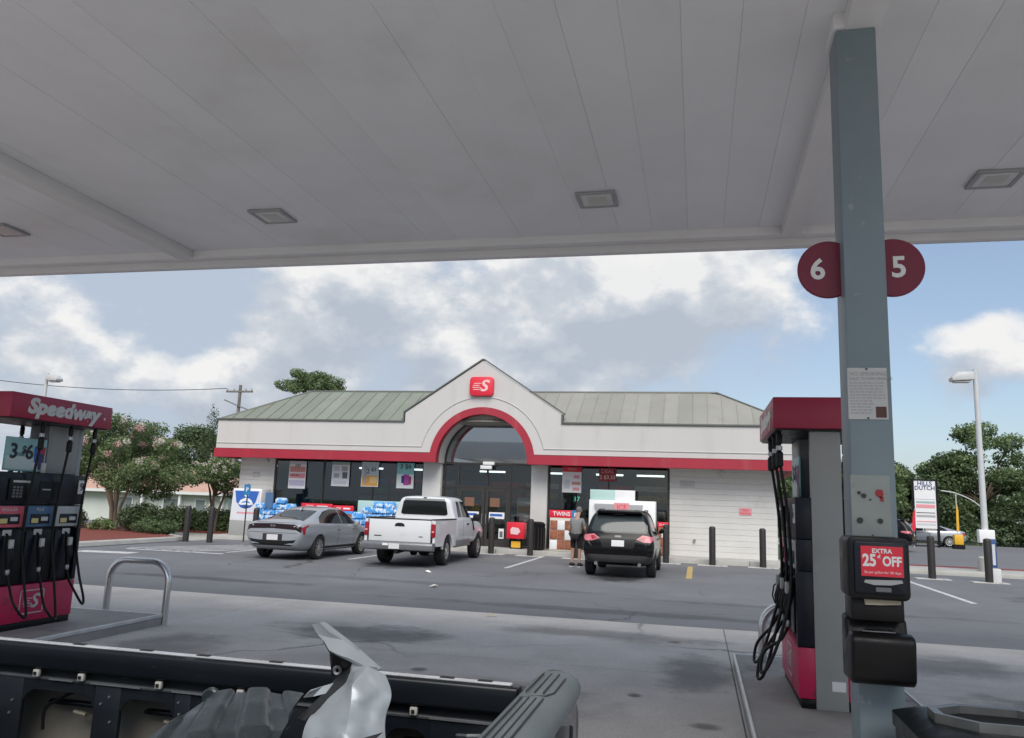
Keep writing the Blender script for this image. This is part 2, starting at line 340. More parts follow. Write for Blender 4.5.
# concrete apron under the canopy: one object per cast slab
apron = struct(MB().box(-31, 31, -24, 13.02, -0.2, 0.003).build('concrete_apron', ASPHALT))
sw, sl, gap = 7.32, 3.70, 0.012
sm = MB().box(0, sw-gap, 0, sl-gap, -0.05, 0.012).mesh('slab', bevel=0.006, seg=1); sm.materials.append(CONC)
for i in range(-4, 4):
    for j in range(-6, 4):
        o = link('slab', sm, apron); o.location = (0.39+i*sw, 13.0-sl*(4-j)+0.0+sl*0, 0)
# store sidewalk + kerb
SW0, WALLY = 28.0, 29.4
side = struct(MB().box(-18.6, 4.6, SW0+0.16, 30.3, -0.2, 0.15).build('sidewalk', CONC2, bevel=0.01))
km = MB().box(0, 2.88, 0, 0.155, -0.2, 0.154).mesh('kerb', bevel=0.02); km.materials.append(CONC2)
for i in range(8):
    o = link('kerb', km, side); o.location = (-18.6+i*2.9, SW0, 0)
# eastern strip with kerb towards the road
struct(MB().box(6.2, 60, 28.9, 31.3, -0.2, 0.11).build('verge_pavement', CONC2, bevel=0.02))
struct(MB().box(6.2, 60, 31.34, 31.85, -0.2, 0.13).build('red_kerb', mat('red_kerb_paint', (0.20, 0.05, 0.05), 0.8, var=0.2, vscale=3), bevel=0.02))
struct(MB().box(4.6, 6.2, 28.7, 60, -0.3, -0.01).build('side_path', CONC2))
# western kerb and mulch bed
bed = [(-18.35, 14.0), (-18.35, 25.2), (-18.6, 26.0), (-19.3, 26.4), (-21.0, 28.6), (-25, 31.0), (-36, 32.5), (-36, 14.0)]
struct(MB().prism(bed, 'z', -0.2, 0.16).build('mulch_bed', MULCH))
struct(MB().tube([(-18.2, 14, 0.03), (-18.2, 25.3, 0.03), (-18.5, 26.15, 0.03), (-19.2, 26.6, 0.03), (-20.9, 28.8, 0.03), (-25, 31.2, 0.03)], 0.15, 8).build('bed_kerb', CONC2, smooth=True))
def paint(name, x0, x1, y0, y1, m, z=0.004, rz=0.0):
    cx, cy = (x0+x1)/2, (y0+y1)/2
    b = MB().box(-(x1-x0)/2, (x1-x0)/2, -(y1-y0)/2, (y1-y0)/2, -0.01, 0)
    o = b.build(name, m); o.location = (cx, cy, z); o.rotation_euler = (0, 0, rz); return struct(o)
paint('yellow_line', -0.30, -0.14, 21.9, 26.4, LINEY)
paint('parking_line', 5.78, 5.92, 19.6, 26.2, LINEW)
for x in (-5.2, -9.9, -13.9): paint('parking_line', x-0.06, x+0.06, 22.0, 27.6, LINEW)
for k in range(5): paint('hatch_line', -16.3+k*0.55-0.06, -16.3+k*0.55+0.06, 21.6, 25.6, LINEW, z=0.0045+0.0006*k, rz=R(-24))
paint('hatch_line', -16.9, -13.6, 21.3, 21.44, LINEW, z=0.0082)
paint('worn_marking', -17.2, -15.6, 19.6, 20.2, LINEW, rz=R(10))

def stain_glint(x, y, rx, ry, col, amt, seed, z=0.0135, rough=.7):
    m = bpy.data.materials.new('ground_stain_glint'); m.use_nodes = True; nt = m.node_tree; N = nt.nodes; L = nt.links; b = N['Principled BSDF']
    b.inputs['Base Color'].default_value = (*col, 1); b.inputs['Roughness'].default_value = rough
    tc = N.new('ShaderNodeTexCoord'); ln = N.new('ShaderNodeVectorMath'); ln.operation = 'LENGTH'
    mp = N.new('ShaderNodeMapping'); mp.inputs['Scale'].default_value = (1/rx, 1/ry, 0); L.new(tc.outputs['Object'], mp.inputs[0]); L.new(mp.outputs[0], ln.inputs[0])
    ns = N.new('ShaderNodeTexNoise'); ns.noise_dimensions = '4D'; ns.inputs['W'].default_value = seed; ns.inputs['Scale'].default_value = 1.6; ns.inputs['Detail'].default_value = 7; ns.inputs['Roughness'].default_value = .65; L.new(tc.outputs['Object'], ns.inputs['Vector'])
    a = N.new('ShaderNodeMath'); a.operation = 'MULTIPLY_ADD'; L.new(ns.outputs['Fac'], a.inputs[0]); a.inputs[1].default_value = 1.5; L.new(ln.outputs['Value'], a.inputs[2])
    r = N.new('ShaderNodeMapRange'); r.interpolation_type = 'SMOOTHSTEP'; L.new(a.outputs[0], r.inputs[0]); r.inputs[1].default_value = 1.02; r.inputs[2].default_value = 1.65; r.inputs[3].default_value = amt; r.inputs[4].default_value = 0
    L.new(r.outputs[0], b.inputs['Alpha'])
    o = MB().add([(-1.3*rx, -1.3*ry, 0), (1.3*rx, -1.3*ry, 0), (1.3*rx, 1.3*ry, 0), (-1.3*rx, 1.3*ry, 0)], [(0, 1, 2, 3)]).build('oil_stain_glint', m); o.location = (x, y, z); struct(o)
for k, a in enumerate(((-4.4, 10.3, 1.7, .9, (.13, .13, .135), .5), (-4.1, 11.0, .5, .18, (.42, .42, .42), .8), (-2.4, 7.6, 2.4, 1.0, (.22, .21, .2), .35), (2.9, 11.2, 1.6, 1.0, (.19, .18, .175), .4), (-6.0, 8.2, .9, 1.6, (.2, .19, .18), .4), (-1.3, 11.6, 2.2, .6, (.24, .23, .22), .4), (3.4, 8.6, 1.2, 1.3, (.15, .145, .14), .5), (.0, 9.4, .6, 1.6, (.2, .19, .185), .5))):  # oil stains; the small pale entry is a reflection painted onto the wet patch
    stain_glint(*a, seed=k*3.1, z=.0135+.0004*k)
for k, a in enumerate(((-.6, 8.1, .10, .12, (.12, .115, .11), .6), (-1.5, 8.9, .13, .10, (.13, .125, .12), .6), (-.3, 11.4, .16, .12, (.14, .135, .13), .5), (-2.9, 8.4, .12, .14, (.12, .115, .11), .6), (.05, 7.2, .2, .16, (.15, .145, .14), .5))):
    stain_glint(*a, seed=80+k*1.7, z=.0172+.0004*k)
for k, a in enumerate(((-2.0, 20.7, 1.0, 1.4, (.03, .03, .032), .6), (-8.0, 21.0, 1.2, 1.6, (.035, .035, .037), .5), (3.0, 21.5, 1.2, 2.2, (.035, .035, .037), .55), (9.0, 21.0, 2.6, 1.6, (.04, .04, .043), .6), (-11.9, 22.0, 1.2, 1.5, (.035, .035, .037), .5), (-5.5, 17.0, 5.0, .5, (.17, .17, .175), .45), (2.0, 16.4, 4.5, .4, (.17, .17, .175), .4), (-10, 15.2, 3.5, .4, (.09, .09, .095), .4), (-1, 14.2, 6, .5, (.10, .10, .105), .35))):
    stain_glint(*a, seed=40+k*2.3, z=.0052+.0004*k)
random.seed(9)
for k, (x, y, c, lb) in enumerate(((-6.55, 19.3, (.75, .74, .70), 'crumpled white paper scrap on the asphalt behind the pickup'), (-5.35, 16.2, (.6, .58, .52), 'small pale litter scrap on the asphalt before the concrete apron'), (-3.2, 12.6, (.55, .5, .42), 'small tan litter scrap on the concrete apron edge'))):
    P = [(math.cos(i*1.05)*random.uniform(.06, .13), math.sin(i*1.05)*random.uniform(.05, .10), random.uniform(.0, .05)) for i in range(6)]+[(0, 0, .06), (0, 0, -.004)]
    o = MB().add(P, [(i, (i+1) % 6, 6) for i in range(6)]+[((i+1) % 6, i, 7) for i in range(6)]).build('paper_scrap', mat('litter_%d' % k, c, .9)); o.location = (x, y, .012); tag(o, lb, 'litter')

# ------------------------------------------------------------------ canopy
CZ = 4.75
can = thing('fuel_canopy', 'white metal fuel canopy roof with ribbed ceiling panels over the pumps', 'canopy', (0, 0, 0))
pw = 0.365
pm = MB().box(0, pw-0.0014, 0.72, 8.30, CZ, CZ+0.05).mesh('ceiling_panel'); pm.materials.append(CANW)
for i in range(-42, 40):
    x = -0.09+i*pw
    o = link('ceiling_panel', pm, can); o.location = (x, 0, 0.0015*math.sin(i*2.3))
MB().box(-15.6, 14.6, 0.55, 8.6, CZ+0.055, CZ+0.10).build('deck', DARKIN, can)
MB().box(-15.6, 14.6, 8.30, 8.43, CZ-0.09, CZ+0.05).build('inner_trim', CANTRIM, can, bevel=0.006)
MB().box(-15.6, 14.6, 8.435, 8.50, CZ-0.06, CZ+0.05).build('gutter_lip', CANTRIM, can, bevel=0.004)
MB().box(-15.7, 14.7, 8.505, 8.62, CZ-0.15, CZ+0.95).build('fascia', CANTRIM, can, bevel=0.01)
MB().box(-15.7, 14.7, 0.58, 0.70, CZ-0.15, CZ+0.95).build('fascia', CANTRIM, can, bevel=0.01)
MB().box(-15.72, -15.6, 0.71, 8.5, CZ-0.15, CZ+0.95).build('fascia', CANTRIM, can, bevel=0.01)
MB().box(14.6, 14.72, 0.71, 8.5, CZ-0.15, CZ+0.95).build('fascia', CANTRIM, can, bevel=0.01)
for x in (0.96, -6.20, -13.4, 8.1):
    MB().box(x-0.10, x+0.10, 0.72, 8.295, CZ-0.11, CZ-0.002).build('ceiling_beam', CANTRIM, can, bevel=0.006)
# recessed lights
CL = ['square recessed light in canopy ceiling, right above the stainless guard by the number 9 pump',
      'square recessed light in canopy ceiling facing the grey sedan',
      'square recessed light in canopy ceiling facing the black hatchback',
      'square recessed light in canopy ceiling on the number 5 side of the column']
for x, lb in zip((-7.92, -4.43, -0.94, 2.54), CL):
    t = thing('canopy_light', lb, 'ceiling light', (x, 7.28, CZ), group='canopy ceiling lights')
    f = MB()
    for a in ((-.19, .19, -.19, -.15), (-.19, .19, .15, .19), (-.19, -.15, -.15, .15), (.15, .19, -.15, .15)): f.box(*a, -0.028, -0.0015)
    f.build('frame', mat('light_frame', (0.34, 0.34, 0.35), 0.4, 0.2), t, bevel=0.004)
    MB().box(-.15, .15, -.15, .15, -0.020, -0.003).build('lens', mat('dusty_lens', (0.62, 0.62, 0.63), 0.15, var=0.1), t)
    t2 = MB().box(-.09, .09, -.09, .09, -0.0225, -0.0205).build('led_panel', mat('led_off', (0.50, 0.50, 0.47), 0.4), t)

# column 
C0 = (0.92, 4.72, 0)
col = thing('canopy_column', 'tall blue grey square steel column holding up the canopy', 'column', C0)
MB(C0).box(0.81, 1.03, 4.60, 4.85, 0.0, 4.64).build('post', COLM, col, bevel=0.008)
MB(C0).box(0.795, 1.045, 4.585, 4.865, 4.645, 4.749).build('flashing', CANTRIM, col, bevel=0.005)
MB(C0).box(0.70, 1.14, 4.5, 4.95, 0.15, 0.175).build('base_plate', ALU, col, bevel=0.004)
MB(C0).box(0.805, 1.0, 4.597, 4.5995, 1.55, 2.015).build('faded_patch', PATCH, col)
bt = MB(C0)
for x, z, r in ((0.845, 1.92, .009), (0.868, 1.905, .013), (0.845, 1.775, .016), (0.945, 1.775, .014), (0.90, 1.885, .005), (0.905, 1.70, .004)):
    bt.lathe([(r, 4.590), (r, 4.5968)], 8, (x, 0, z), 'y')
bt.build('bolt_hole', flat('hole_dark', (0.03, 0.03, 0.025)), col)
MB(C0).prism([(.925, 1.925), (.935, 1.94), (.962, 1.938), (.966, 1.915), (.958, 1.895), (.94, 1.90), (.928, 1.91)], 'y', 4.5935, 4.5968).build('red_sticker_scrap', flat('scrap_red', (0.35, 0.02, 0.03)), col)
MB(C0).prism([(.945, 1.905), (.967, 1.90), (.965, 1.875), (.95, 1.88)], 'y', 4.5935, 4.5968).build('red_sticker_scrap', flat('scrap_red', (0.35, 0.02, 0.03)), col)
# pump number discs
for n, cx, tx, lb in (('6', 0.745, 0.695, 'maroon disc with white number 6 on the pump nozzle side of the column'), ('5', 1.09, 1.13, 'maroon disc with white number 5 on the road side of the column')):
    o = (cx, 4.72, 3.20)
    t = thing('pump_number_sign', lb, 'sign', o)
    MB(o).lathe([(0.165, 4.708), (0.170, 4.712), (0.170, 4.728), (0.165, 4.732)], 48, (cx, 0, 3.20), 'y').build('disc', MAROON, t, smooth=True)
    text(n, 'number', WHITEP, 0.17, (tx-0.01, 4.705, 3.195), FRONT, t, bold=0.004, o=o)
# notice
o = (0.905, 4.60, 2.45)
t = thing('safety_notice', 'white printed fuelling notice plate on blue grey column', 'notice', o)
MB(o).box(0.806, 1.008, 4.592, 4.5985, 2.315, 2.60).build('plate', mat('notice_white', (0.55, 0.55, 0.54), 0.5, var=0.05), t, bevel=0.002, seg=1)
text('NO SMOKING', 'heading', GREYP, 0.030, (0.815, 4.591, 2.565), FRONT, t, ext=0.0008, align='LEFT', o=o)
text('SHUT DOWN ENGINE', 'heading', GREYP, 0.022, (0.815, 4.591, 2.538), FRONT, t, ext=0.0008, align='LEFT', o=o)
ln = MB(o); random.seed(3)
for i in range(11):
    z = 2.515-i*0.0165; e = 0.925 if i > 5 else 0.985
    x = 0.817
    while x < e:
        w = random.uniform(0.008, 0.028); ln.box(x, min(x+w, e+0.01), 4.5905, 4.5925, z-0.0035, z+0.003); x += w+0.006
ln.build('small_print', GREYP, t)
MB(o).box(0.945, 0.998, 4.590, 4.5925, 2.325, 2.385).build('pictogram', flat('picto_brown', (0.10, 0.035, 0.03)), t)
for z in (2.592, 2.322): MB(o).lathe([(0.005, 4.586), (0.005, 4.5922)], 8, (0.905, 0, z), 'y').build('rivet', BLACK, t)
# towel dispenser and washer bucket on column
o = (0.88, 4.5, 1.2)
t = thing('windscreen_service_unit', 'black plastic towel dispenser and washer bucket mounted on the column', 'service unit', o)
MB(o).prism(rrect(0.735, 1.025, 1.39, 1.695, 0.03), 'y', 4.36, 4.595).build('towel_box', BLACK, t, bevel=0.012)
MB(o).prism(rrect(0.765, 1.005, 1.42, 1.672, 0.015), 'y', 4.345, 4.358).build('front_frame', NAVY, t, bevel=0.004)
s = MB(o).box(0.795, 0.990, 4.338, 4.3435, 1.505, 1.652).build('promo_card', SIGNRED, t); tag(s, 'red card printed extra 25 cents off')
text('EXTRA', 'print', WHITEP, 0.030, (0.893, 4.3375, 1.628), FRONT, s, ext=0.0006, bold=0.001, o=o)
text('25', 'print', WHITEP, 0.080, (0.834, 4.3375, 1.580), FRONT, s, ext=0.0006, bold=0.0028, wid=0.80, o=o)
text('¢', 'print', WHITEP, 0.034, (0.878, 4.3375, 1.600), FRONT, s, ext=0.0006, bold=0.0012, o=o)
text('OFF', 'print', WHITEP, 0.064, (0.938, 4.3375, 1.578), FRONT, s, ext=0.0006, bold=0.0024, wid=0.78, o=o)
text('5¢ per gallon for 30 days', 'print', WHITEP, 0.017, (0.893, 4.3375, 1.525), FRONT, s, ext=0.0006, o=o)
MB(o).prism([(0.81, 1.487), (0.98, 1.492), (0.985, 1.478), (0.93, 1.465), (0.85, 1.463), (0.805, 1.474)], 'y', 4.335, 4.3435).build('name_strip', mat('strip_grey', (0.35, 0.36, 0.37), 0.4), t, bevel=0.001, seg=1)
MB(o).box(0.86, 0.93, 4.338, 4.3435, 1.432, 1.453).build('slot_label', PUMPD, t)
MB(o).box(0.755, 1.005, 4.42, 4.598, 1.28, 1.392).build('neck', BLACK, t, bevel=0.01)
MB(o).prism([(0.815, 1.392), (0.985, 1.388), (0.985, 1.368), (0.95, 1.366), (0.90, 1.362), (0.82, 1.36)], 'y', 4.40, 4.418).build('paper_towel', mat('kraft_paper', (0.42, 0.38, 0.29), 0.9, var=0.1, vscale=20), t, bevel=0.001, seg=1)
b = MB(o); fr = [(0.735, 1.00), (1.03, 1.00), (1.035, 1.20), (0.725, 1.20)]
prof = [(4.595, 0.985), (4.37, 0.985), (4.335, 1.01), (4.315, 1.20), (4.335, 1.225), (4.40, 1.235), (4.47, 1.19), (4.50, 1.285), (4.595, 1.30)]
b.prism(prof, 'x', 0.735, 1.03).build('washer_bucket', BLACK, t, bevel=0.016, seg=3)
for x in (0.79, 0.86): pass
MB(o).tube([(0.79, 4.45, 1.20), (0.83, 4.42, 1.245), (0.93, 4.42, 1.25), (0.985, 4.45, 1.21)], 0.010, 8).build('squeegee_handle', RUBBER, t, smooth=True)
MB(o).box(0.80, 0.96, 4.41, 4.45, 1.215, 1.235).build('squeegee_head', PUMPD, t, bevel=0.006)
# bin
o = (1.20, 4.05, 0.15)
t = thing('waste_bin', 'dark moulded waste bin with open octagonal hopper beside the column', 'bin', o)
BINM = mat('bin_plastic', (0.008, 0.011, 0.012), 0.42, var=0.2, vscale=7, rvar=0.1, bump=0.1, bscale=60)
MB(o).prism(rrect(0.835, 1.565, 3.72, 4.38, 0.05), 'z', 0.15, 0.86).build('body', BINM, t, bevel=0.012)
lid = MB(o)
lo = rrect(0.825, 1.575, 3.71, 4.39, 0.05); hi = rrect(0.90, 1.50, 3.80, 4.30, 0.05); n = len(lo)
V = [(x, y, 0.865) for x, y in lo]+[(x, y, 0.925) for x, y in lo]+[(x, y, 0.965) for x, y in hi]+[(x*0.55+1.20*0.45, y*0.55+4.05*0.45, 0.968) for x, y in hi]
F = [tuple(range(n))]+[(k*n+i, k*n+(i+1) % n, (k+1)*n+(i+1) % n, (k+1)*n+i) for k in range(3) for i in range(n)]
lid.add(V, F).build('lid', BINM, t, smooth=True, angle=30)
oc = [(1.20+0.29*math.cos(R(a)), 4.05+0.20*math.sin(R(a))) for a in (18, 62, 118, 162, 198, 242, 298, 342)]
ic = [(1.20+(x-1.20)*0.86, 4.05+(y-4.05)*0.84) for x, y in oc]; n = 8
V = [(x, y, 0.955) for x, y in oc]+[(x, y, 1.005) for x, y in oc]+[(x, y, 1.003) for x, y in ic]+[(x, y, 0.93) for x, y in ic]
F = [(k*n+i, k*n+(i+1) % n, (k+1)*n+(i+1) % n, (k+1)*n+i) for k in range(3) for i in range(n)]
MB(o).add(V, F).build('hopper_rim', mat('rim_grey', (0.13, 0.135, 0.135), 0.35, 0.3, var=0.15, vscale=12), t)
MB(o).prism([(1.20+(x-1.2)*0.99, 4.05+(y-4.05)*0.99) for x, y in ic], 'z', 0.969, 0.9705).build('hopper_opening', flat('hole_black', (0.002, 0.002, 0.002), 0.9), t)
t.location = (1.285, 4.05, 0.105)

# ------------------------------------------------------------------ pump islands
RIMST = mat('galvanised_edge', (0.62, 0.62, 0.62), 0.35, 0.35, var=0.12, vscale=6)
for nm, x0, x1, y0, y1, lb in (('pump_island', 0.40, 1.95, -2.0, 10.0, 'raised concrete pump island with steel edge under the blue grey column'),
                               ('pump_island', -8.85, -7.0, -2.0, 9.66, 'raised concrete pump island with steel edge under the number 9 pump')):
    o = ((x0+x1)/2, (y0+y1)/2, 0)
    t = thing(nm, lb, 'island', o, group='pump islands')
    MB(o).box(x0+0.03, x1-0.03, y0, y1, -0.1, 0.150).build('slab', ISLM, t, bevel=0.004)
    MB(o).box(x0+0.004, x1-0.004, y0-0.024, y1+0.024, -0.1, 0.108).build('kerb_face', ISLM, t)
    for xa, xb in ((x0, x0+0.028), (x1-0.028, x1)):
        MB(o).box(xa, xb, y0-0.03, y1+0.03, 0.110, 0.160).build('steel_edge', RIMST, t, bevel=0.008)
    for ya, yb in ((y0-0.03, y0-0.002), (y1+0.002, y1+0.03)):
        MB(o).box(x0+0.03, x1-0.03, ya, yb, 0.110, 0.158).build('steel_edge', RIMST, t, bevel=0.006)
def guard(cx, cy, w, h, lb, z=0.0, r=0.045):
    t = thing('pipe_guard', lb, 'guard rail', (cx, cy, z)); k = 0.26
    pts = [(-w/2, 0, -0.05), (-w/2, 0, h*0.35), (-w/2, 0, h-k)]+[(-w/2+k-k*math.cos(R(a)), 0, h-k+k*math.sin(R(a))) for a in range(15, 91, 15)]
    pts += [(w/2-k+k*math.sin(R(a)), 0, h-k+k*math.cos(R(a))) for a in range(0, 91, 15)]+[(w/2, 0, h*0.35), (w/2, 0, -0.05)]
    MB().tube(pts, r, 14).build('hoop', STEEL, t, smooth=True)
    for s in (-1, 1): MB().lathe([(r+0.03, 0.0), (r+0.03, 0.012), (r+0.012, 0.016)], 16, (s*w/2, 0, 0)).build('flange', ALU, t, smooth=True)
guard(-7.47, 9.74, 0.93, 0.83, 'bent stainless steel pipe guard at the end of the number 9 pump island', 0.0)
guard(1.17, 9.70, 0.92, 0.62, 'bent stainless pipe guard behind the nozzles of the pump by the column', 0.15)

def logo(parent, o, c, size, rot, m, back=None, depth=0.003):
    """running-S emblem: italic S with three speed lines trailing left, inside a rounded outline"""
    c = Vector(c)
    text('S', 'emblem_letter', m, size*0.95, c+rot @ Vector((size*0.10, 0, 0)), rot, parent, ext=depth, shear=0.25, bold=size*0.022, wid=1.15, o=o)
    b = MB(o)
    for i, (a, e, h) in enumerate(((-0.52, -0.05, 0.17), (-0.58, -0.16, 0.05), (-0.62, -0.10, -0.07), (-0.56, -0.02, -0.20))):
        P = [(a*size, h*size-0.022*size), (e*size, h*size-0.022*size), (e*size, h*size+0.022*size), (a*size+0.05*size, h*size+0.022*size)]
        lo_ = [c+rot @ Vector((p[0], p[1], -depth)) for p in P]; hi_ = [c+rot @ Vector((p[0], p[1], depth)) for p in P]
        b.add(lo_+hi_, [(0,1,2,3),(7,6,5,4),(0,4,5,1),(1,5,6,2),(2,6,7,3),(3,7,4,0)])
    b.build('speed_lines', m, parent)

def hose_pts(ctrl, n=8):
    P = [Vector(p) for p in ctrl]; out = []
    for i in range(len(P)-1):
        p0, p1, p2, p3 = P[max(i-1, 0)], P[i], P[i+1], P[min(i+2, len(P)-1)]
        for k in range(n):
            u = k/n; out.append(0.5*((2*p1)+(p2-p0)*u+(2*p0-5*p1+4*p2-p3)*u*u+(-p0+3*p1-3*p2+p3)*u**3))
    out.append(P[-1]); return out
def make_pump(label, loc, number):
    t = thing('fuel_dispenser', label, 'fuel pump', loc)
    # valance
    MB().box(-.45, .45, -.79, .79, 2.40, 2.685).build('valance', REDV, t, bevel=0.012)
    MB().box(-.43, .43, -.76, .76, 2.385, 2.398).build('valance_soffit', BLACK, t)
    # structure
    MB().box(-.13, .13, -.70, -.63, 0, 2.384).build('end_panel', PUMPG, t, bevel=0.006)
    MB().box(-.13, .13, .63, .70, 0, 2.384).build('end_panel', PUMPG, t, bevel=0.006)
    MB().box(-.13, .13, .14, .628, 1.80, 2.384).build('upper_cabinet', PUMPG, t, bevel=0.006)
    MB().box(-.119, .119, -.628, .628, 0.02, 1.795).build('core', NAVY, t)
    MB().box(-.12, .12, .10, .138, 1.80, 2.38).build('seam_cover', PUMPD, t, bevel=0.004)
    lw = MB().box(0.0, 0.11, -.7035, -.7015, 0.16, 0.24)
    lw.build('end_label', WHITEP, t)
    for s, rot in ((1, FACEX), (-1, FACEMX)):
        def bx(a, b, y0, y1, z0, z1):
            a -= .22; b -= .22
            return MB().box(min(s*a, s*b), max(s*a, s*b), min(s*y0, s*y1), max(s*y0, s*y1), z0, z1)
        bx(.342, .47, -.69, .69, 0.0, 0.075).build('kick_plate', BLACK, t, bevel=0.004)
        bx(.342, .49, -.69, .69, 0.08, 0.50).build('base_panel', REDB, t, bevel=0.006)
        lg = MB(); P = [(-.17, -.13), (.17, -.13), (.17, .13), (-.17, .13)]
        for (a, b) in ((0, 1), (1, 2), (2, 3), (3, 0)):
            y0, z0 = P[a]; y1, z1 = P[b]
            lg.box(min(s*0.2710, s*0.2745), max(s*0.2710, s*0.2745), s*0.05+min(y0, y1)-.006, s*0.05+max(y0, y1)+.006, 0.30+min(z0, z1)-.006, 0.30+max(z0, z1)+.006)
        lg.build('emblem_frame', LENS, t)
        logo(t, (0, 0, 0), (s*0.2730, s*0.06, 0.30), 0.23, rot, LENS, depth=0.0012)
        bx(.342, .44, -.625, .625, 0.505, 1.145).build('nozzle_bay', BLACK, t, bevel=0.004)
        bx(.342, .49, -.69, -.63, 0.505, 1.145).build('bay_cheek', NAVY, t, bevel=0.004)
        bx(.342, .49, .63, .69, 0.505, 1.145).build('bay_cheek', NAVY, t, bevel=0.004)
        bx(.342, .485, -.69, .69, 1.425, 1.79).build('upper_door', NAVY, t, bevel=0.006)
        bx(.342, .48, -.69, .69, 1.150, 1.42).build('grade_panel', NAVY, t, bevel=0.004)
        bx(.486, .495, .56, .665, 1.56, 1.73).build('number_plate', WHITEP, t)
        text(number, 'number', INK, 0.13, (s*0.2765, s*.612, 1.645), rot, t, ext=0.001, bold=0.003)
        # card reader, keypad, screen
        cr = bx(.486, .51, -.50, -.18, 1.47, 1.72).build('card_reader', BLACK, t, bevel=0.008)
        bx(.5105, .513, -.46, -.22, 1.735-.06, 1.70).build('reader_slot', LENS, cr)
        kp = MB()
        for i in range(3):
            for j in range(4): 
                y = s*(-.44+i*.05); z = 1.62-j*.035
                kp.box(min(s*0.2910, s*0.2970), max(s*0.2910, s*0.2970), y-.017, y+.017, z-.012, z+.012)
        kp.build('keypad', PUMPD, cr)
        bx(.486, .490, -.05, .25, 1.50, 1.70).build('price_screen', mat('dead_screen', (0.02, 0.025, 0.03), 0.1), t)
        bx(.4905, .4915, -.01, .12, 1.595, 1.61).build('screen_text', GREYP, t)
        # three grade selectors
        for k, (y, m, nm) in enumerate(((-.44, PINKP if 0 else mat('grade_pink', (0.62, 0.10, 0.14), 0.4), 'regular'), (0.0, mat('grade_blue', (0.05, 0.13, 0.24), 0.4), 'plus'), (.44, mat('grade_grey', (0.45, 0.46, 0.46), 0.4), 'premium'))):
            g = bx(.481, .492, y-.205, y+.205, 1.165, 1.405).build('grade_button', m, t, bevel=0.004)
            bx(.4925, .500, y-.13, y+.15, 1.20, 1.315).build('price_window', NAVY, g, bevel=0.003)
            bx(.5005, .503, y-.12, y-.02, 1.21, 1.265).build('octane_sticker', mat('octane_yellow', (0.65, 0.55, 0.22), 0.5), g)
            bx(.5005, .503, y+.02, y+.12, 1.235, 1.28).build('price_digits', LENS, g)
            text(nm.upper(), 'print', LENS, 0.05, (s*0.2735, s*y, 1.365), rot, g, ext=0.0008)
            # nozzle boot, nozzle, hose
            bx(.441, .455, y-.12, y+.12, 0.53, 1.12).build('nozzle_boot', NAVY, t, bevel=0.006)
            bx(.4555, .462, y-.02, y+.10, 1.07, 1.135).build('warning_label', LENS, t)
            yy = s*(y+0.03)
            nz = MB().tube([(s*0.2800, yy, 1.04), (s*0.3000, yy, .93), (s*0.3300, yy, .82), (s*0.3250, yy, .70)], [.028, .034, .036, .022], 10)
            nz.tube([(s*0.2800, yy, 1.03), (s*0.2550, yy, 1.08), (s*0.2350, yy, 1.09)], [.016, .014, .013], 8)
            nz.tube([(s*0.3100, yy+.002, .96), (s*0.3650, yy, .92), (s*0.3800, yy, .82), (s*0.3550, yy, .745), (s*0.3300, yy, .73)], .008, 6)
            q = nz.build('nozzle', BLACK, t, smooth=True)
            bx(.53, .565, y+.005, y+.055, .93, 1.03).build('nozzle_label', LENS, q, bevel=0.004)
            MB().lathe([(.02, .64), (.025, .655), (.025, .69), (.018, .70)], 10, (s*0.3250, yy, 0)).build('swivel', ALU, q, smooth=True)
            y2 = s*(y+(.20 if k < 2 else .16))
            drop = [.20, .13, .26][k]
            hp = hose_pts([(s*0.4000, y2, 2.39), (s*0.3800, y2, 2.12), (s*0.3200, y2+s*.005, 1.6), (s*0.3050, y2, 1.0), (s*0.3950, y2-s*.0, .60), (s*0.5100, (y2+yy)/2+s*.06, drop+.05), (s*0.5700, (y2+yy)/2-s*.02, drop-.02), (s*0.5300, yy-s*.06, drop+.14), (s*0.3900, yy-s*.01, .52), (s*0.3250, yy, .645)])
            MB().tube(hp, .0145, 8).build('hose', RUBBER, t, smooth=True)
            MB().lathe([(.018, 2.06), (.034, 2.075), (.034, 2.19), (.018, 2.21), (.018, 2.27), (.028, 2.28), (.028, 2.36), (.016, 2.386)], 12, (s*0.3830, y2, 0)).build('breakaway_coupling', BLACK, t, smooth=True)
            MB().lathe([(.0285, 2.215), (.0285, 2.255)], 12, (s*0.3830, y2, 0)).build('coupling_ring', ALU, t, smooth=True)
        # promo card above the door
        p = bx(.36, .375, -.50, .095, 1.81, 2.20).build('promo_card', mat('promo_teal', (0.30, 0.55, 0.56), 0.4), t, bevel=0.003)
        bx(.3755, .377, -.48, .08, 1.83, 1.98).build('lower_band', mat('promo_pale', (0.55, 0.66, 0.66), 0.4), p)
        text('3', 'print', INK, 0.24, (s*0.1585, s*-.38, 2.03), rot, p, ext=0.0008, bold=0.006)
        text('FOR', 'print', INK, 0.06, (s*0.1585, s*-.285, 2.00), rot, p, ext=0.0008)
        text('$', 'print', INK, 0.12, (s*0.1585, s*-.235, 2.06), rot, p, ext=0.0008, bold=0.003)
        text('6', 'print', INK, 0.24, (s*0.1585, s*-.155, 2.03), rot, p, ext=0.0008, bold=0.006)
        for q, (yy, zz, m) in enumerate(((-.05, 2.02, BLUE), (-.005, 1.98, MAG), (.04, 2.02, mat('cup_red', (0.45, 0.03, 0.06), 0.4)), (.02, 1.935, NAVYP))):
            MB().prism([(s*(yy)-.028, zz-.10), (s*(yy)+.028, zz-.10), (s*(yy)+.036, zz+.09), (s*(yy)-.036, zz+.09)], 'x', min(s*0.1580, s*(.160+q*.0012)), max(s*0.1580, s*(.160+q*.0012))).build('printed_cup', m, p)
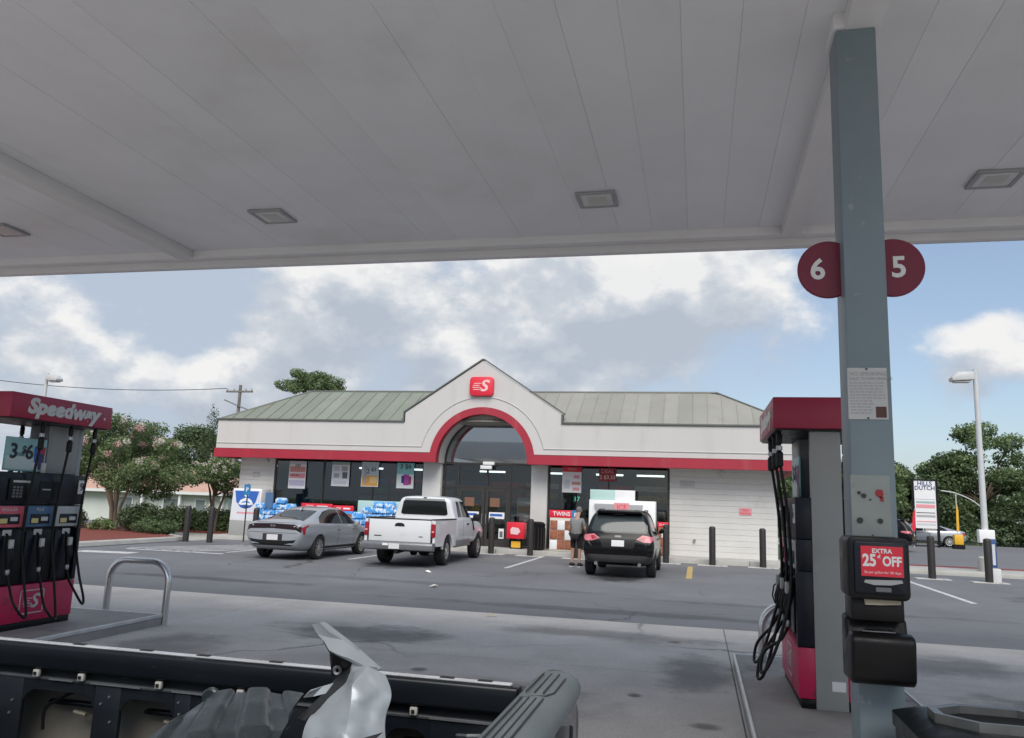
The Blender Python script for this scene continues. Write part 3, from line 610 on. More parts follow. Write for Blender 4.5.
        bx(.38, .40, .03, .10, 1.80, 1.92).build('card_holder', LENS, t, bevel=0.004)
        text('Speedway', 'lettering', LENS, 0.235, (s*0.4535, s*-.01, 2.548), rot, t, ext=0.0015, shear=0.2, bold=0.013, wid=1.17)
        text('.', 'lettering', LENS, 0.20, (s*0.4535, s*.655, 2.575), rot, t, ext=0.0015, bold=0.006)
    return t
pumpL = make_pump('fuel dispenser with Speedway sign, fully seen next to the bent pipe guard', (-7.92, 8.08, 0.15), '9')
pumpR = make_pump('fuel dispenser half hidden behind the blue grey column', (1.12, 8.26, 0.15), '6')

# ------------------------------------------------------------------ store building
BO = (-7.8, 29.4, 0)
st = thing('store_building', 'cream convenience store with red banded fascia, arched entrance and metal roof', 'store', BO)
AX, AZ, AR = -7.80, 3.27, 1.75
FXL, FXR, FY = -18.88, 3.45, 28.4
outer = [(FXL, 3.56), (AX-2.02, 3.56)]
# fascia board with arch cut out
arc = circ(AX, AZ, 2.02, 180-math.degrees(math.asin(0.29/2.02)), math.degrees(math.asin(0.29/2.02)), 36)
fas = [(FXL, 3.56)]+arc+[(FXR, 3.56), (FXR, 4.68), (-4.80, 4.68), (-4.80, 5.06), (-7.86, 7.07), (-10.87, 5.06), (-10.87, 4.68), (FXL, 4.68)]
def ngon_prism(poly, y0, y1, name, m, parent, o=BO, bevel=0):
    bm = bmesh.new(); vs_ = [bm.verts.new((x-o[0], y0-o[1], z-o[2])) for x, z in poly]; f = bm.faces.new(vs_)
    r = bmesh.ops.extrude_face_region(bm, geom=[f]); bmesh.ops.translate(bm, vec=(0, y1-y0, 0), verts=[v for v in r['geom'] if isinstance(v, bmesh.types.BMVert)])
    bmesh.ops.recalc_face_normals(bm, faces=bm.faces)
    bmesh.ops.triangulate(bm, faces=[f for f in bm.faces if len(f.verts) > 4])
    me = bpy.data.meshes.new(name); bm.to_mesh(me); bm.free(); me.materials.append(m); return link(name, me, parent)
fb = ngon_prism(fas, FY, FY+0.25, 'fascia', STUC, st)
# raised mouldings (groove lines) along the fascia and round the arch
MG = mat('fascia_line_grey', (0.50, 0.49, 0.475), 0.85)  # a little darker than the stucco, for mouldings and joints
a24 = math.degrees(math.asin(0.50/2.40))
path = [(FXL+0.02, 3.77)]+circ(AX, AZ, 2.40, 180-a24, a24, 40)+[(FXR-0.02, 3.77)]
MB(BO).tube([(x, FY-0.005, z) for x, z in path], 0.022, 6).build('moulding', MG, st, smooth=True)
path2 = [(FXL+0.02, 3.62)]+circ(AX, AZ, 2.14, 180-9.3, 9.3, 40)+[(FXR-0.02, 3.62)]
# panel joints on the fascia
for x in (-15.6, -12.4, -10.87, -4.8, -1.9, 1.2):
    MB(BO).box(x-0.006, x+0.006, FY-0.004, FY+0.01, 3.80, 4.66).build('control_joint', MG, st)
# red band with arch
a2 = math.degrees(math.asin(0.27/2.015)); a1 = 0
red = [(FXL-0.03, 3.545)]+circ(AX, AZ, 2.015, 180-a2, a2, 36)+[(FXR+0.03, 3.545), (FXR+0.03, 3.20), (AX+AR, 3.20)]+circ(AX, AZ, AR, 0, 180, 36)+[(AX-AR, 3.20), (FXL-0.03, 3.20)]
ngon_prism(red, FY-0.06, FY+0.30, 'red_band', REDF, st)
# side returns of the fascia, soffit
for xa, xb in ((FXL+0.003, FXL+0.25), (FXR-0.25, FXR-0.003)):
    MB(BO).box(xa, xb, FY+0.252, 38.0, 3.56, 4.677).build('fascia_return', STUC, st)
    MB(BO).box(xa-0.03 if xa < -10 else xa, xb if xa < -10 else xb+0.03, FY+0.302, 38.0, 3.203, 3.555).build('red_band', REDF, st)
MB(BO).box(FXL+0.26, AX-AR-0.005, FY+0.31, WALLY+0.3, 3.30, 3.36).build('soffit', STUC, st)
MB(BO).box(AX+AR+0.005, FXR-0.26, FY+0.31, WALLY+0.3, 3.30, 3.36).build('soffit', STUC, st)
# arch barrel between fascia and glass
V = []; F = []; P = circ(AX, AZ, AR+0.012, -2, 182, 40); n = len(P)
for y in (FY+0.302, WALLY+0.12): V += [(x, y, z) for x, z in P]
for y in (WALLY+0.12, FY+0.302): V += [(AX+(x-AX)*1.08, y, AZ+(z-AZ)*1.08) for x, z in P]
for k in range(3): F += [(k*n+i, k*n+i+1, (k+1)*n+i+1, (k+1)*n+i) for i in range(n-1)]
MB(BO).add(V, F).build('arch_reveal', STUC, st, smooth=True)
# gutter cap and gable coping
MB(BO).box(FXL-0.04, -10.92, FY-0.05, FY+0.30, 4.685, 4.76).build('gutter', GUTTER, st, bevel=0.006)
MB(BO).box(-4.75, FXR+0.04, FY-0.05, FY+0.30, 4.685, 4.76).build('gutter', GUTTER, st, bevel=0.006)
for p, q in (((-10.93, 5.05), (-7.86, 7.10)), ((-7.86, 7.10), (-4.74, 5.05)), ((-10.90, 4.68), (-10.90, 5.05)), ((-4.77, 4.68), (-4.77, 5.05))):
    dx, dz = q[0]-p[0], q[1]-p[1]; l = math.hypot(dx, dz); nx, nz = -dz/l*0.05, dx/l*0.05
    MB(BO).prism([p, q, (q[0]+nx, q[1]+nz), (p[0]+nx, p[1]+nz)], 'y', FY-0.04, FY+0.28).build('coping', GUTTER, st)
# gable box behind the front face
MB(BO).prism([(-10.8, 4.7), (-4.86, 4.7), (-4.86, 5.02), (-7.86, 7.0), (-10.8, 5.02)], 'y', FY+0.26, 33.2).build('gable_roof', ROOFB, st)
# roof: mansard slopes with standing seams, one panel each
RY0, RZ0, RY1, RZ1 = FY+0.10, 4.74, 31.0, 6.20
XL0, XL1, XR0, XR1 = FXL+0.02, -16.22, FXR-0.02, 0.72
MB(BO).add([(XL0, RY0, RZ0), (XR0, RY0, RZ0), (XR1, RY1, RZ1), (XL1, RY1, RZ1), (XL0, 38, RZ0), (XR0, 38, RZ0), (XR1, 35.4, RZ1), (XL1, 35.4, RZ1)],
           [(0,1,2,3), (1,5,6,2), (5,4,7,6), (4,0,3,7), (3,2,6,7), (0,4,5,1)]).build('roof', ROOFA, st)
nrm = Vector((0, -(RZ1-RZ0), (RY1-RY0))).normalized()
def roof_pt(x, v): return Vector((x, RY0+(RY1-RY0)*v, RZ0+(RZ1-RZ0)*v))+nrm*0.012
pwid = 0.52; x = XL0; i = 0
while x < XR0-0.05:
    xa, xb = x, min(x+pwid, XR0)
    def vmax(xx):
        if xx < XL1: return (xx-XL0)/(XL1-XL0)
        if xx > XR1: return (XR0-xx)/(XR0-XR1)
        return 1.0
    va, vb = max(0.0, vmax(xa)), max(0.0, vmax(xb))
    lo = [roof_pt(xa+0.004, 0), roof_pt(xb-0.004, 0)]
    if vb > 0.02: lo.append(roof_pt(xb-0.004, vb))
    if va > 0.02: lo.append(roof_pt(xa+0.004, va))
    if len(lo) >= 3:
        hi = [p+nrm*0.010 for p in lo]; k = len(lo)
        b = MB(BO).add(lo+hi, [tuple(range(k)), tuple(range(2*k-1, k-1, -1))]+[(j, (j+1) % k, k+(j+1) % k, k+j) for j in range(k)])
        vs_ = min(va, vb)
        if vb > 0.02:   # raised seam on right edge
            p0, p1 = roof_pt(xb, 0), roof_pt(xb, vb); w = Vector((0.010, 0, 0))
            b.add([p0-w, p0+w, p1+w, p1-w, p0-w+nrm*0.035, p0+w+nrm*0.035, p1+w+nrm*0.035, p1-w+nrm*0.035], [(0,3,2,1),(4,5,6,7),(0,1,5,4),(1,2,6,5),(2,3,7,6),(3,0,4,7)])
        b.build('roof_panel', ROOFA if xb < -8 else ROOFB, st)
    x += pwid; i += 1
ridge = MB(BO)
ridge.tube([(XL0+0.03, RY0+0.03, RZ0+0.03), (XL1, RY1, RZ1+0.03), (XR1, RY1, RZ1+0.03), (XR0-0.03, RY0+0.03, RZ0+0.03)], 0.05, 6)
ridge.build('ridge_cap', GUTTER, st)
# walls: horizontal courses as separate pieces
def courses(xa, xb, name='wall'):
    w = MB(BO).box(xa+0.01, xb-0.01, WALLY+0.03, WALLY+0.25, 0.10, 3.32).build(name, mat('joint_grey', (0.50, 0.49, 0.47), 0.9), st)  # backing a little darker than the blocks, seen in the joints
    z = 0.152; hh = 0.2; i = 0
    while z < 3.28:
        z1 = min(z+hh, 3.295)
        MB(BO).box(xa, xb, WALLY+random.uniform(-0.0015, 0.0015), WALLY+0.028, z, z1-0.005).build('block_course', WALLM, w, bevel=0.004, seg=1)
        z = z1
courses(-18.32, -16.76); courses(-0.97, 2.72)
for xa, xb in ((-10.34, -9.62), (-6.06, -5.44)):
    w = MB(BO).box(xa, xb, WALLY-0.12, WALLY+0.22, 0.15, 3.30).build('entrance_pier', WALLM, st, bevel=0.01)
    for k in range(4): MB(BO).box(xa-0.012, xb+0.012, WALLY-0.132, WALLY-0.122, 0.155+k*0.21, 0.155+k*0.21+0.198).build('facing_block', WALLM, w, bevel=0.004, seg=1)
# side and back walls, ceiling, interior floor
MB(BO).box(-18.32, -18.1, WALLY+0.26, 37.5, 0.1, 3.32).build('side_wall', WALLM, st)
MB(BO).box(2.5, 2.72, WALLY+0.26, 37.5, 0.1, 3.32).build('side_wall', WALLM, st)
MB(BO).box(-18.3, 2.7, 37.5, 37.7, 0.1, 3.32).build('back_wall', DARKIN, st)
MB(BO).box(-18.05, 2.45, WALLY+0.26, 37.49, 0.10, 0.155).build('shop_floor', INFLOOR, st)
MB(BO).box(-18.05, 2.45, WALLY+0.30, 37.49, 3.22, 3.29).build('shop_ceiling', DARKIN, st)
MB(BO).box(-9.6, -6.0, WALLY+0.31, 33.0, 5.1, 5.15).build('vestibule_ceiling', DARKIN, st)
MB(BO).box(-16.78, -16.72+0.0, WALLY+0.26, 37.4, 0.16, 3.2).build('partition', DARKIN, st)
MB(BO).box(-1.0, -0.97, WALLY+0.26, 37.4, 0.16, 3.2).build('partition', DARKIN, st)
# fluorescent ceiling fittings inside
for x in (-15.2, -12.6, -9.2, -6.2, -3.8, -2.0):
    for y in (35.6,):
        MB(BO).box(x-0.6, x+0.6, y-0.04, y+0.04, 3.14, 3.215).build('ceiling_tube', TUBE, st)
# glazing
def window(xa, xb, z0, z1, mull=(), y=WALLY+0.06, label=None):
    fr = MB(BO); f = 0.055
    fr.box(xa, xb, y-0.05, y+0.05, z0, z0+f); fr.box(xa, xb, y-0.05, y+0.05, z1-f, z1)
    xs = [xa]+list(mull)+[xb-f]
    for q in xs: fr.box(q, q+f, y-0.047, y+0.047, z0+f+0.001, z1-f-0.001)
    w = fr.build('window', BRONZE, st)
    for a, b in zip(xs[:-1], xs[1:]):
        MB(BO).box(a+f+0.002, b-0.002, y-0.006, y+0.006, z0+f+0.002, z1-f-0.002).build('pane', GLASS, w)
    return w
window(-16.74, -10.36, 0.18, 3.30, (-14.62, -12.5))
window(-5.42, -0.99, 0.18, 3.30, (-3.2,))
MB(BO).box(-16.74, -10.36, WALLY-0.02, WALLY+0.2, 0.1, 0.178).build('window_plinth', WALLM, st)
MB(BO).box(-5.42, -0.99, WALLY-0.02, WALLY+0.2, 0.1, 0.178).build('window_plinth', WALLM, st)
# green film on the first bay
MB(BO).box(-16.66, -14.64, WALLY+0.075, WALLY+0.082, 0.26, 3.22).build('window_film', mat('green_film', (0.012, 0.03, 0.022), 0.35, var=0.4, vscale=3, dirt=(0.10, 0.12, 0.07), dscale=4.5, dlo=0.66, dhi=0.74), st)
# arched entrance glazing
y = WALLY+0.10
fr = MB(BO)
A = circ(AX, AZ, AR, 0, 180, 36); I = circ(AX, AZ, AR-0.06, 0, 180, 36)
for k in range(36):
    P = [A[k], A[k+1], I[k+1], I[k]]; fr.prism(P, 'y', y-0.05, y+0.05)
fr.box(AX-AR, AX+AR, y-0.05, y+0.05, 3.19, 3.268)
fr.box(AX-AR, AX+AR, y-0.05, y+0.05, 2.32, 2.40)
for q in (AX-AR, -8.98, -6.92, AX+AR-0.06): fr.box(q, q+0.06, y-0.048, y+0.048, 0.16, 3.19)
fr.box(-7.84, -7.77, y-0.047, y+0.047, 2.401, 3.19)
ent = fr.build('entrance_frame', BRONZE, st)
ngon_prism([(AX-AR+0.06, 3.27)]+circ(AX, AZ, AR-0.062, 179.5, 0.5, 36)+[(AX+AR-0.06, 3.27)], y-0.006, y+0.006, 'arch_pane', ARCHG, ent)
for a, b, z0, z1 in ((-9.48, -8.985, .2, 2.315), (-6.855, -6.115, .2, 2.315), (-9.48, -8.985, 2.405, 3.185), (-8.915, -7.845, 2.405, 3.185), (-7.765, -6.925, 2.405, 3.185), (-6.855, -6.115, 2.405, 3.185)):
    MB(BO).box(a, b, y-0.006, y+0.006, z0, z1).build('pane', GLASS, ent)
for a, b, hs in ((-8.915, -7.88, -7.95), (-7.86, -6.925, -7.80)):
    d = MB(BO); f = 0.12
    d.box(a, b, y-0.04, y+0.04, .17, .42); d.box(a, b, y-0.04, y+0.04, 2.19, 2.315); d.box(a, a+f, y-0.039, y+0.039, .421, 2.189); d.box(b-f, b, y-0.039, y+0.039, .421, 2.189)
    dd = d.build('door', BRONZE, st)
    MB(BO).box(a+f+.002, b-f-.002, y-0.005, y+0.005, .422, 2.188).build('door_pane', GLASS, dd)
    MB(BO).tube([(hs, y-.04, .95), (hs, y-.09, .98), (hs, y-.09, 1.32), (hs, y-.04, 1.35)], .014, 8).build('handle', ALU, dd, smooth=True)
    c = (a+b)/2
    MB(BO).box(c-.30, c+.30, y-.012, y-.006, 1.18, 1.42).build('door_sign', WHITEP, dd)
    MB(BO).box(c-.26, c+.22, y-.015, y-.0125, 1.27, 1.36).build('sign_print', BLUE, dd)
    for q in (-.27, .10): 
        MB(BO).box(c+q, c+q+.20, y-.012, y-.006, .45, .82).build('door_sticker', WHITEP, dd)
        MB(BO).box(c+q+.04, c+q+.16, y-.015, y-.0125, .50, .72).build('sticker_print', PUMPD, dd)
    MB(BO).box(c-.28, c+.10, y-.012, y-.006, 1.62, 1.95).build('door_notice', mat('notice_brown', (0.20, 0.10, 0.06), 0.5), dd)
# emblem box on the gable
eb = MB(BO).prism(rrect(-8.32, -7.40, 5.70, 6.42, 0.14, 5), 'y', FY-0.16, FY-0.002).build('emblem_box', SIGNRED, st, bevel=0.02)
logo(eb, BO, (-7.84, FY-0.163, 6.06), 0.62, FRONT, mat('emblem_pale', (0.85, 0.55, 0.52), 0.4), depth=0.004)
# small wall fittings
MB(BO).box(-0.60, -0.10, WALLY-0.02, WALLY-0.005, 2.58, 2.80).build('wall_plate', mat('plate_grey', (0.50, 0.50, 0.48), 0.6), st, bevel=0.004)
text('76 2', 'wall_number', GREYP, 0.17, (-0.35, WALLY-0.022, 2.69), FRONT, st, o=BO)
sg = MB(BO).box(1.44, 1.86, WALLY-0.02, WALLY-0.005, 1.66, 1.90).build('warning_sign', PINKP, st)
text('NO', 'print', SIGNRED, 0.13, (1.65, WALLY-0.022, 1.83), FRONT, sg, o=BO); text('PARKING', 'print', SIGNRED, 0.085, (1.65, WALLY-0.022, 1.72), FRONT, sg, o=BO)
MB(BO).lathe([(.06, WALLY-.12), (.085, WALLY-.10), (.085, WALLY-.03), (.05, WALLY-.004)], 14, (0.86, 0, 3.12), 'y').build('wall_light', LENS, st, smooth=True)
MB(BO).lathe([(.05, WALLY-.10), (.05, WALLY-.03), (.02, WALLY-.004)], 12, (-0.10, 0, 0.72), 'y').build('hose_bib', ALU, st, smooth=True)
MB(BO).lathe([(.05, WALLY-.12), (.075, WALLY-.10), (.075, WALLY-.03), (.05, WALLY-.004)], 14, (-17.1, 0, 3.12), 'y').build('wall_light', LENS, st, smooth=True)
MB(BO).box(-17.72, -17.40, WALLY-0.02, WALLY-0.005, 2.46, 2.66).build('wall_plate', mat('plate_grey', (0.50, 0.50, 0.48), 0.6), st, bevel=0.004)
MB(BO).box(AX-.22, AX+.22, FY+.75, FY+.92, 3.02, 3.16).build('entrance_light', WHITEP, st, bevel=0.01)
MB(BO).box(AX-.12, AX+.32, FY+.72, FY+.90, 3.18, 3.30).build('entrance_light', WHITEP, st, bevel=0.01)

# ------------------------------------------------------------------ store front goods and posters
def poster(label, x0, x1, z0, z1, blocks, y=WALLY-0.005, base=None, name='window_poster', cat='poster'):
    """blocks: (u0,u1,v0,v1,material) rectangles in 0..1 of the sheet, or ('text', string, u, v, size, material)"""
    o = ((x0+x1)/2, y, z0); t = thing(name, label, cat, o, group='window posters' if name == 'window_poster' else None)
    s = MB(o).box(x0, x1, y-0.004, y, z0, z1).build('sheet', base or WHITEP, t)
    W, H = x1-x0, z1-z0
    for k, b in enumerate(blocks):
        if b[0] == 'text':
            text(b[1], 'print', b[5], b[4], (x0+b[2]*W, y-0.0075, z0+b[3]*H), FRONT, s, ext=0.0006, bold=0.002, o=o)
        else:
            MB(o).box(x0+b[0]*W, x0+b[1]*W, y-0.0052-0.0004*k, y-0.0042, z0+b[2]*H, z0+b[3]*H).build('print', b[4], s)
LG = flat('light_grey_print', (0.60, 0.61, 0.64)); LAV = flat('lavender_print', (0.50, 0.48, 0.62)); SAL = flat('salmon_print', (0.62, 0.28, 0.24))
poster('white poster with salmon and lavender bands on the dark green window bay', -16.10, -15.35, 2.05, 3.15,
       [(0, 1, .88, 1, LG), (.05, .95, .60, .80, SAL), (.05, .95, .38, .55, PINKP), (.1, .6, .46, .50, BRICKR), (.05, .95, .1, .3, LAV), ('text', '2/$5', .5, .84, .14, INK)])
poster('white poster with grey drink drawings in the window', -14.22, -13.46, 2.2, 3.16,
       [(0, 1, .88, 1, mat('pale_green_print', (0.35, 0.45, 0.42))), (.12, .42, .62, .82, LG), (.55, .88, .62, .82, GREYP), (.12, .42, .34, .52, GREYP), (.60, .88, .32, .58, PUMPD), (.12, .85, .08, .22, LG)])
poster('poster with orange lower half hanging in the window', -12.95, -12.22, 2.22, 3.18,
       [(0, 1, .45, .97, mat('pale_blue_print', (0.50, 0.58, 0.60))), (.05, .95, .03, .45, ORANGE), (.15, .30, .1, .85, GREYP), ('text', '2', .38, .62, .28, INK), (.5, .9, .15, .40, mat('cheese_print', (0.8, 0.55, 0.25))), ('text', '$3', .7, .7, .2, INK)])
poster('teal poster with purple drink cups and 3 for 6 price in the window', -11.46, -10.75, 2.2, 3.18,
       [(0, 1, .55, 1, TEAL), ('text', '3 $6', .5, .86, .26, INK), (.40, .72, .12, .55, MAG), (.28, .45, .2, .5, NAVYP), (.70, .85, .15, .48, mat('cup_plum', (0.3, 0.05, 0.12)))])
poster('white poster with red heading in the window by the entrance pier', -4.90, -4.18, 2.25, 3.20,
       [(0, 1, .80, 1, SIGNRED), (.1, .4, .15, .5, LG), (.60, .9, .55, .68, PINKP), (.50, .95, .3, .42, SAL), (.55, .9, .08, .2, PINKP), ('text', 'FRESH', .5, .9, .12, PINKP)])
poster('small dark red poster with pale lettering under the band', -3.53, -2.90, 2.70, 3.18,
       [('text', 'DEAL', .5, .75, .20, PINKP), ('text', '2 $3.33', .5, .3, .19, mat('cream_print', (0.8, 0.6, 0.5)))], base=mat('poster_dark_red', (0.30, 0.02, 0.035), 0.5))

# ice freezers
def ice_box(label, x0, x1, y0, y1, z1, body, cat='ice freezer', slope=0.5):
    o = ((x0+x1)/2, (y0+y1)/2, 0.15); t = thing('ice_freezer', label, cat, o)
    MB(o).box(x0, x1, y0, y1, 0.15, 0.72).build('lower_cabinet', mat('freezer_grey', (0.34, 0.34, 0.33), 0.5, var=0.05), t, bevel=0.01)
    MB(o).prism([(y0, 0.722), (y0+0.10, z1), (y1, z1), (y1, 0.722)], 'x', x0, x1).build('cabinet', body, t, bevel=0.012)
    return t, o
t, o = ice_box('white ice freezer with blue snow print at the store corner', -18.0, -16.75, 28.45, 29.25, 1.98, WHITEP)
th = math.atan2(0.10, 1.26)
pm_ = MB(o).add([(-17.95, 28.462, .78), (-16.80, 28.462, .78), (-16.80, 28.533, 1.90), (-17.95, 28.533, 1.90), (-17.95, 28.452, .78), (-16.80, 28.452, .78), (-16.80, 28.523, 1.90), (-17.95, 28.523, 1.90)],
                [(0,1,2,3),(7,6,5,4),(0,4,5,1),(1,5,6,2),(2,6,7,3),(3,7,4,0)])
pm_.build('door_panel', mat('ice_pale', (0.66, 0.68, 0.72), 0.4), t)
def slant(z, off=0.0): return 28.462+(z-.78)*0.0634-0.012-off
def slant_poly(poly, name, m, off):
    MB(o).add([(x, slant(z, off), z) for x, z in poly], [tuple(range(len(poly)))]).build(name, m, t)
slant_poly([(-17.90, 1.88), (-17.80, 1.45), (-17.60, 1.24), (-17.38, 1.18), (-17.15, 1.24), (-16.95, 1.45), (-16.85, 1.88)], 'blue_print', BLUE, 0.002)
slant_poly([(-17.70, 1.36), (-17.62, 1.52), (-17.50, 1.58), (-17.38, 1.62), (-17.24, 1.58), (-17.12, 1.50), (-17.05, 1.36), (-17.2, 1.33), (-17.38, 1.35), (-17.55, 1.33)], 'snow_print', WHITEP, 0.005)
slant_poly([(-17.58, 1.40), (-17.50, 1.47), (-17.38, 1.49), (-17.24, 1.47), (-17.16, 1.40), (-17.38, 1.43)], 'wave_print', SKYB, 0.008)
slant_poly([(-17.52, 1.29), (-17.22, 1.29), (-17.25, 1.22), (-17.5, 1.22)], 'wave_print', mat('deep_blue_print', (0.02, 0.06, 0.25), 0.4), 0.008)
slant_poly([(-17.46, 1.86), (-17.32, 1.86), (-17.30, 1.68), (-17.38, 1.64), (-17.47, 1.68)], 'snow_print', WHITEP, 0.005)
slant_poly([(-17.72, 1.06), (-16.98, 1.06), (-16.98, 1.00), (-17.72, 1.00)], 'line_print', PINKP, 0.005)
t, o = ice_box('large white ice freezer with grey sloped front behind the black hatchback', -3.75, -1.42, 28.35, 29.2, 2.02, WHITEP)
MB(o).prism([(-3.35, 1.32), (-1.95, 1.32), (-1.85, 1.88), (-3.55, 1.88)], 'y', 28.30, 28.42).build('sloped_front', mat('ice_grey', (0.36, 0.36, 0.37), 0.4), t, bevel=0.01)
MB(o).box(-2.85, -2.32, 28.285, 28.299, 1.62, 1.93).build('ice_badge', PINKP, t)
text('ICE', 'print', SIGNRED, 0.24, (-2.585, 28.283, 1.775), FRONT, t, o=o)
b = thing('promo_board', 'half teal half white header board on top of the large ice freezer', 'sign board', (-3.0, 28.7, 2.022))
MB((-3.0, 28.7, 2.022)).box(-3.75, -2.86, 28.66, 28.72, 2.024, 2.38).build('teal_half', LTEAL, b, bevel=0.004)
MB((-3.0, 28.7, 2.022)).box(-2.858, -2.15, 28.66, 28.72, 2.024, 2.38).build('white_half', WHITEP, b, bevel=0.004)
# water cases, piled
CASEM = [mat('case_blue', (0.08, 0.34, 0.76), 0.22, var=0.3, vscale=9, objvar=0.15, dirt=(0.66, 0.78, 0.88), dscale=7, dlo=0.49, dhi=0.56)]
def case_mesh():
    b = MB(); w, d, h = .40, .27, .215
    b.box(-w/2, w/2, -d/2, d/2, 0, h*0.72)
    for i in range(5):
        for j in (0, 1, 2): b.lathe([(.036, h*.70), (.038, h*.8), (.018, h*.93), (.018, h)], 6, (-w/2+.05+i*.075, -d/2+.05+j*.085, 0))
    me = b.mesh('water_case', bevel=0.012); me.materials.append(CASEM[0]); return me
cm = case_mesh(); random.seed(11)
def pile(x0, nx, hs, y0, group, label):
    for i in range(nx):
        for k in range(hs[i % len(hs)]):
            o = link('water_case', cm); o.location = (x0+i*.415+random.uniform(-.012, .012), y0+random.uniform(-.03, .03), .15+k*.217); o.rotation_euler = (0, 0, random.uniform(-.06, .06)); tag(o, label, 'water pack', group)
pile(-16.62, 4, (6, 6, 7, 6), 28.42, 'water packs piled beside the snow-print ice freezer', 'shrink wrapped blue water pack in the pile between sedan and ice freezer')
pile(-12.52, 6, (5, 6, 7, 7, 6, 6), 28.38, 'water packs piled behind the white pickup', 'shrink wrapped blue water pack in the pile between sedan and white pickup')
def banner(label, x0, x1, z0, z1, y, wordm, word=None):
    o = ((x0+x1)/2, y, 0.15); t = thing('display_stand', label, 'display stand', o)
    MB(o).box(x0, x1, y-0.02, y+0.02, z0, z1).build('header', SIGNRED, t, bevel=0.004)
    if word: text(word, 'print', WHITEP, (z1-z0)*0.75, ((x0+x1)/2, y-0.022, (z0+z1)/2), FRONT, t, bold=0.003, o=o)
    else:
        MB(o).box(x0+.15*(x1-x0), x0+.40*(x1-x0), y-.024, y-.021, z0+.25*(z1-z0), z0+.7*(z1-z0)).build('print', PINKP, t)
        MB(o).box(x0+.50*(x1-x0), x0+.85*(x1-x0), y-.024, y-.021, z0+.3*(z1-z0), z0+.6*(z1-z0)).build('print', WHITEP, t)
    MB(o).box(x0+.03, x1-.03, y-.015, y+.45, .16, z0-.005).build('bin_body', wordm, t, bevel=0.006)
    for i in range(3):
        for k in range(3):
            w = (x1-x0-.1)/3
            MB(o).box(x0+.05+i*w, x0+.04+(i+1)*w, y-.035, y-.017, .22+k*(z0-.3)/3, .20+(k+1)*(z0-.3)/3).build('pack', BRICKR if (i+k) % 3 else WHITEP, t, bevel=0.006)
banner('low display bin with red header over the sedan roof, next to the first water pile', -14.92, -13.62, 1.30, 1.50, 28.42, BLUE)
banner('low display bin with red header and pale blue panel near the second water pile', -13.58, -12.75, 1.26, 1.46, 28.42, SKYB)
banner('stand of firewood packs under a red header beside the entrance pier', -5.20, -4.30, 1.33, 1.60, 28.55, mat('pack_cream', (0.62, 0.58, 0.50), 0.7), 'TWINS')
banner('stand of brown firewood packs with a red header right of the large ice freezer', -1.36, -0.98, 1.15, 1.32, 28.55, BRICKR)
b = thing('pale_teal_cooler', 'pale teal merchandiser standing behind the second water pile', 'cooler', (-11.7, 28.95, .15))
MB((-11.7, 28.95, .15)).box(-12.72, -10.60, 28.72, 29.2, .15, 1.68).build('cabinet', LTEAL, b, bevel=0.012)
MB((-11.7, 28.95, .15)).box(-12.66, -11.68, 28.70, 28.718, .3, 1.6).build('door', mat('teal_door', (0.40, 0.58, 0.58), 0.25), b, bevel=0.006)
MB((-11.7, 28.95, .15)).box(-11.64, -10.66, 28.70, 28.718, .3, 1.6).build('door', mat('teal_door', (0.40, 0.58, 0.58), 0.25), b, bevel=0.006)
# red vending box and bin by the door
o = (-6.42, 28.75, .15); t = thing('newspaper_box', 'red newspaper box on yellow stand beside the entrance', 'newspaper box', o)
MB(o).box(-6.76, -6.10, 28.55, 28.95, .52, 1.10).build('box', SIGNRED, t, bevel=0.012)
MB(o).prism([(-6.60, .68), (-6.35, .66), (-6.24, .78), (-6.32, .90), (-6.55, .93), (-6.62, .85)], 'y', 28.535, 28.547).build('logo', mat('pale_red_print', (0.80, 0.55, 0.56), 0.4), t)
for x in (-6.62, -6.24): MB(o).box(x-.04, x+.04, 28.7, 28.8, .15, .518).build('leg', BLACK, t)
MB(o).box(-6.60, -6.26, 28.66, 28.72, .2, .42).build('stand_plate', YEL, t)
o = (-5.66, 28.62, .15); t = thing('litter_bin', 'black ribbed litter bin against the entrance pier', 'bin', o)
MB(o).lathe([(.26, .15), (.29, .2), (.30, .98), (.31, 1.02), (.31, 1.08), (.24, 1.14), (.12, 1.16)], 24, (o[0], o[1], 0)).build('drum', BLACK, t, smooth=True)
for k in range(16):
    q = 2*math.pi*k/16; MB(o).box(-.02, .02, -.01, .01, .22, .95)
    MB().tube([(.303*math.cos(q), .303*math.sin(q), .06), (.312*math.cos(q), .312*math.sin(q), .80)], .016, 5).build('slat', BOLL, t)
# white standing displays behind the door glass
for x0, x1, h, lb in ((-6.75, -6.20, 2.0, 'white narrow display column behind the entrance glass'), (-8.6, -8.2, 1.5, 'low brown product stand behind the entrance doors')):
    o = ((x0+x1)/2, 30.3, .155); t = thing('indoor_stand', lb, 'display stand', o)
    MB(o).box(x0, x1, 30.1, 30.5, .156, h).build('column', WHITEP if h > 1.8 else BRICKR, t, bevel=0.01)
    for k in range(4): MB(o).box(x0+.04, x1-.04, 30.07, 30.098, .4+k*.35, .65+k*.35).build('shelf_goods', (LG, TEAL, PINKP, ORANGE)[k], t)
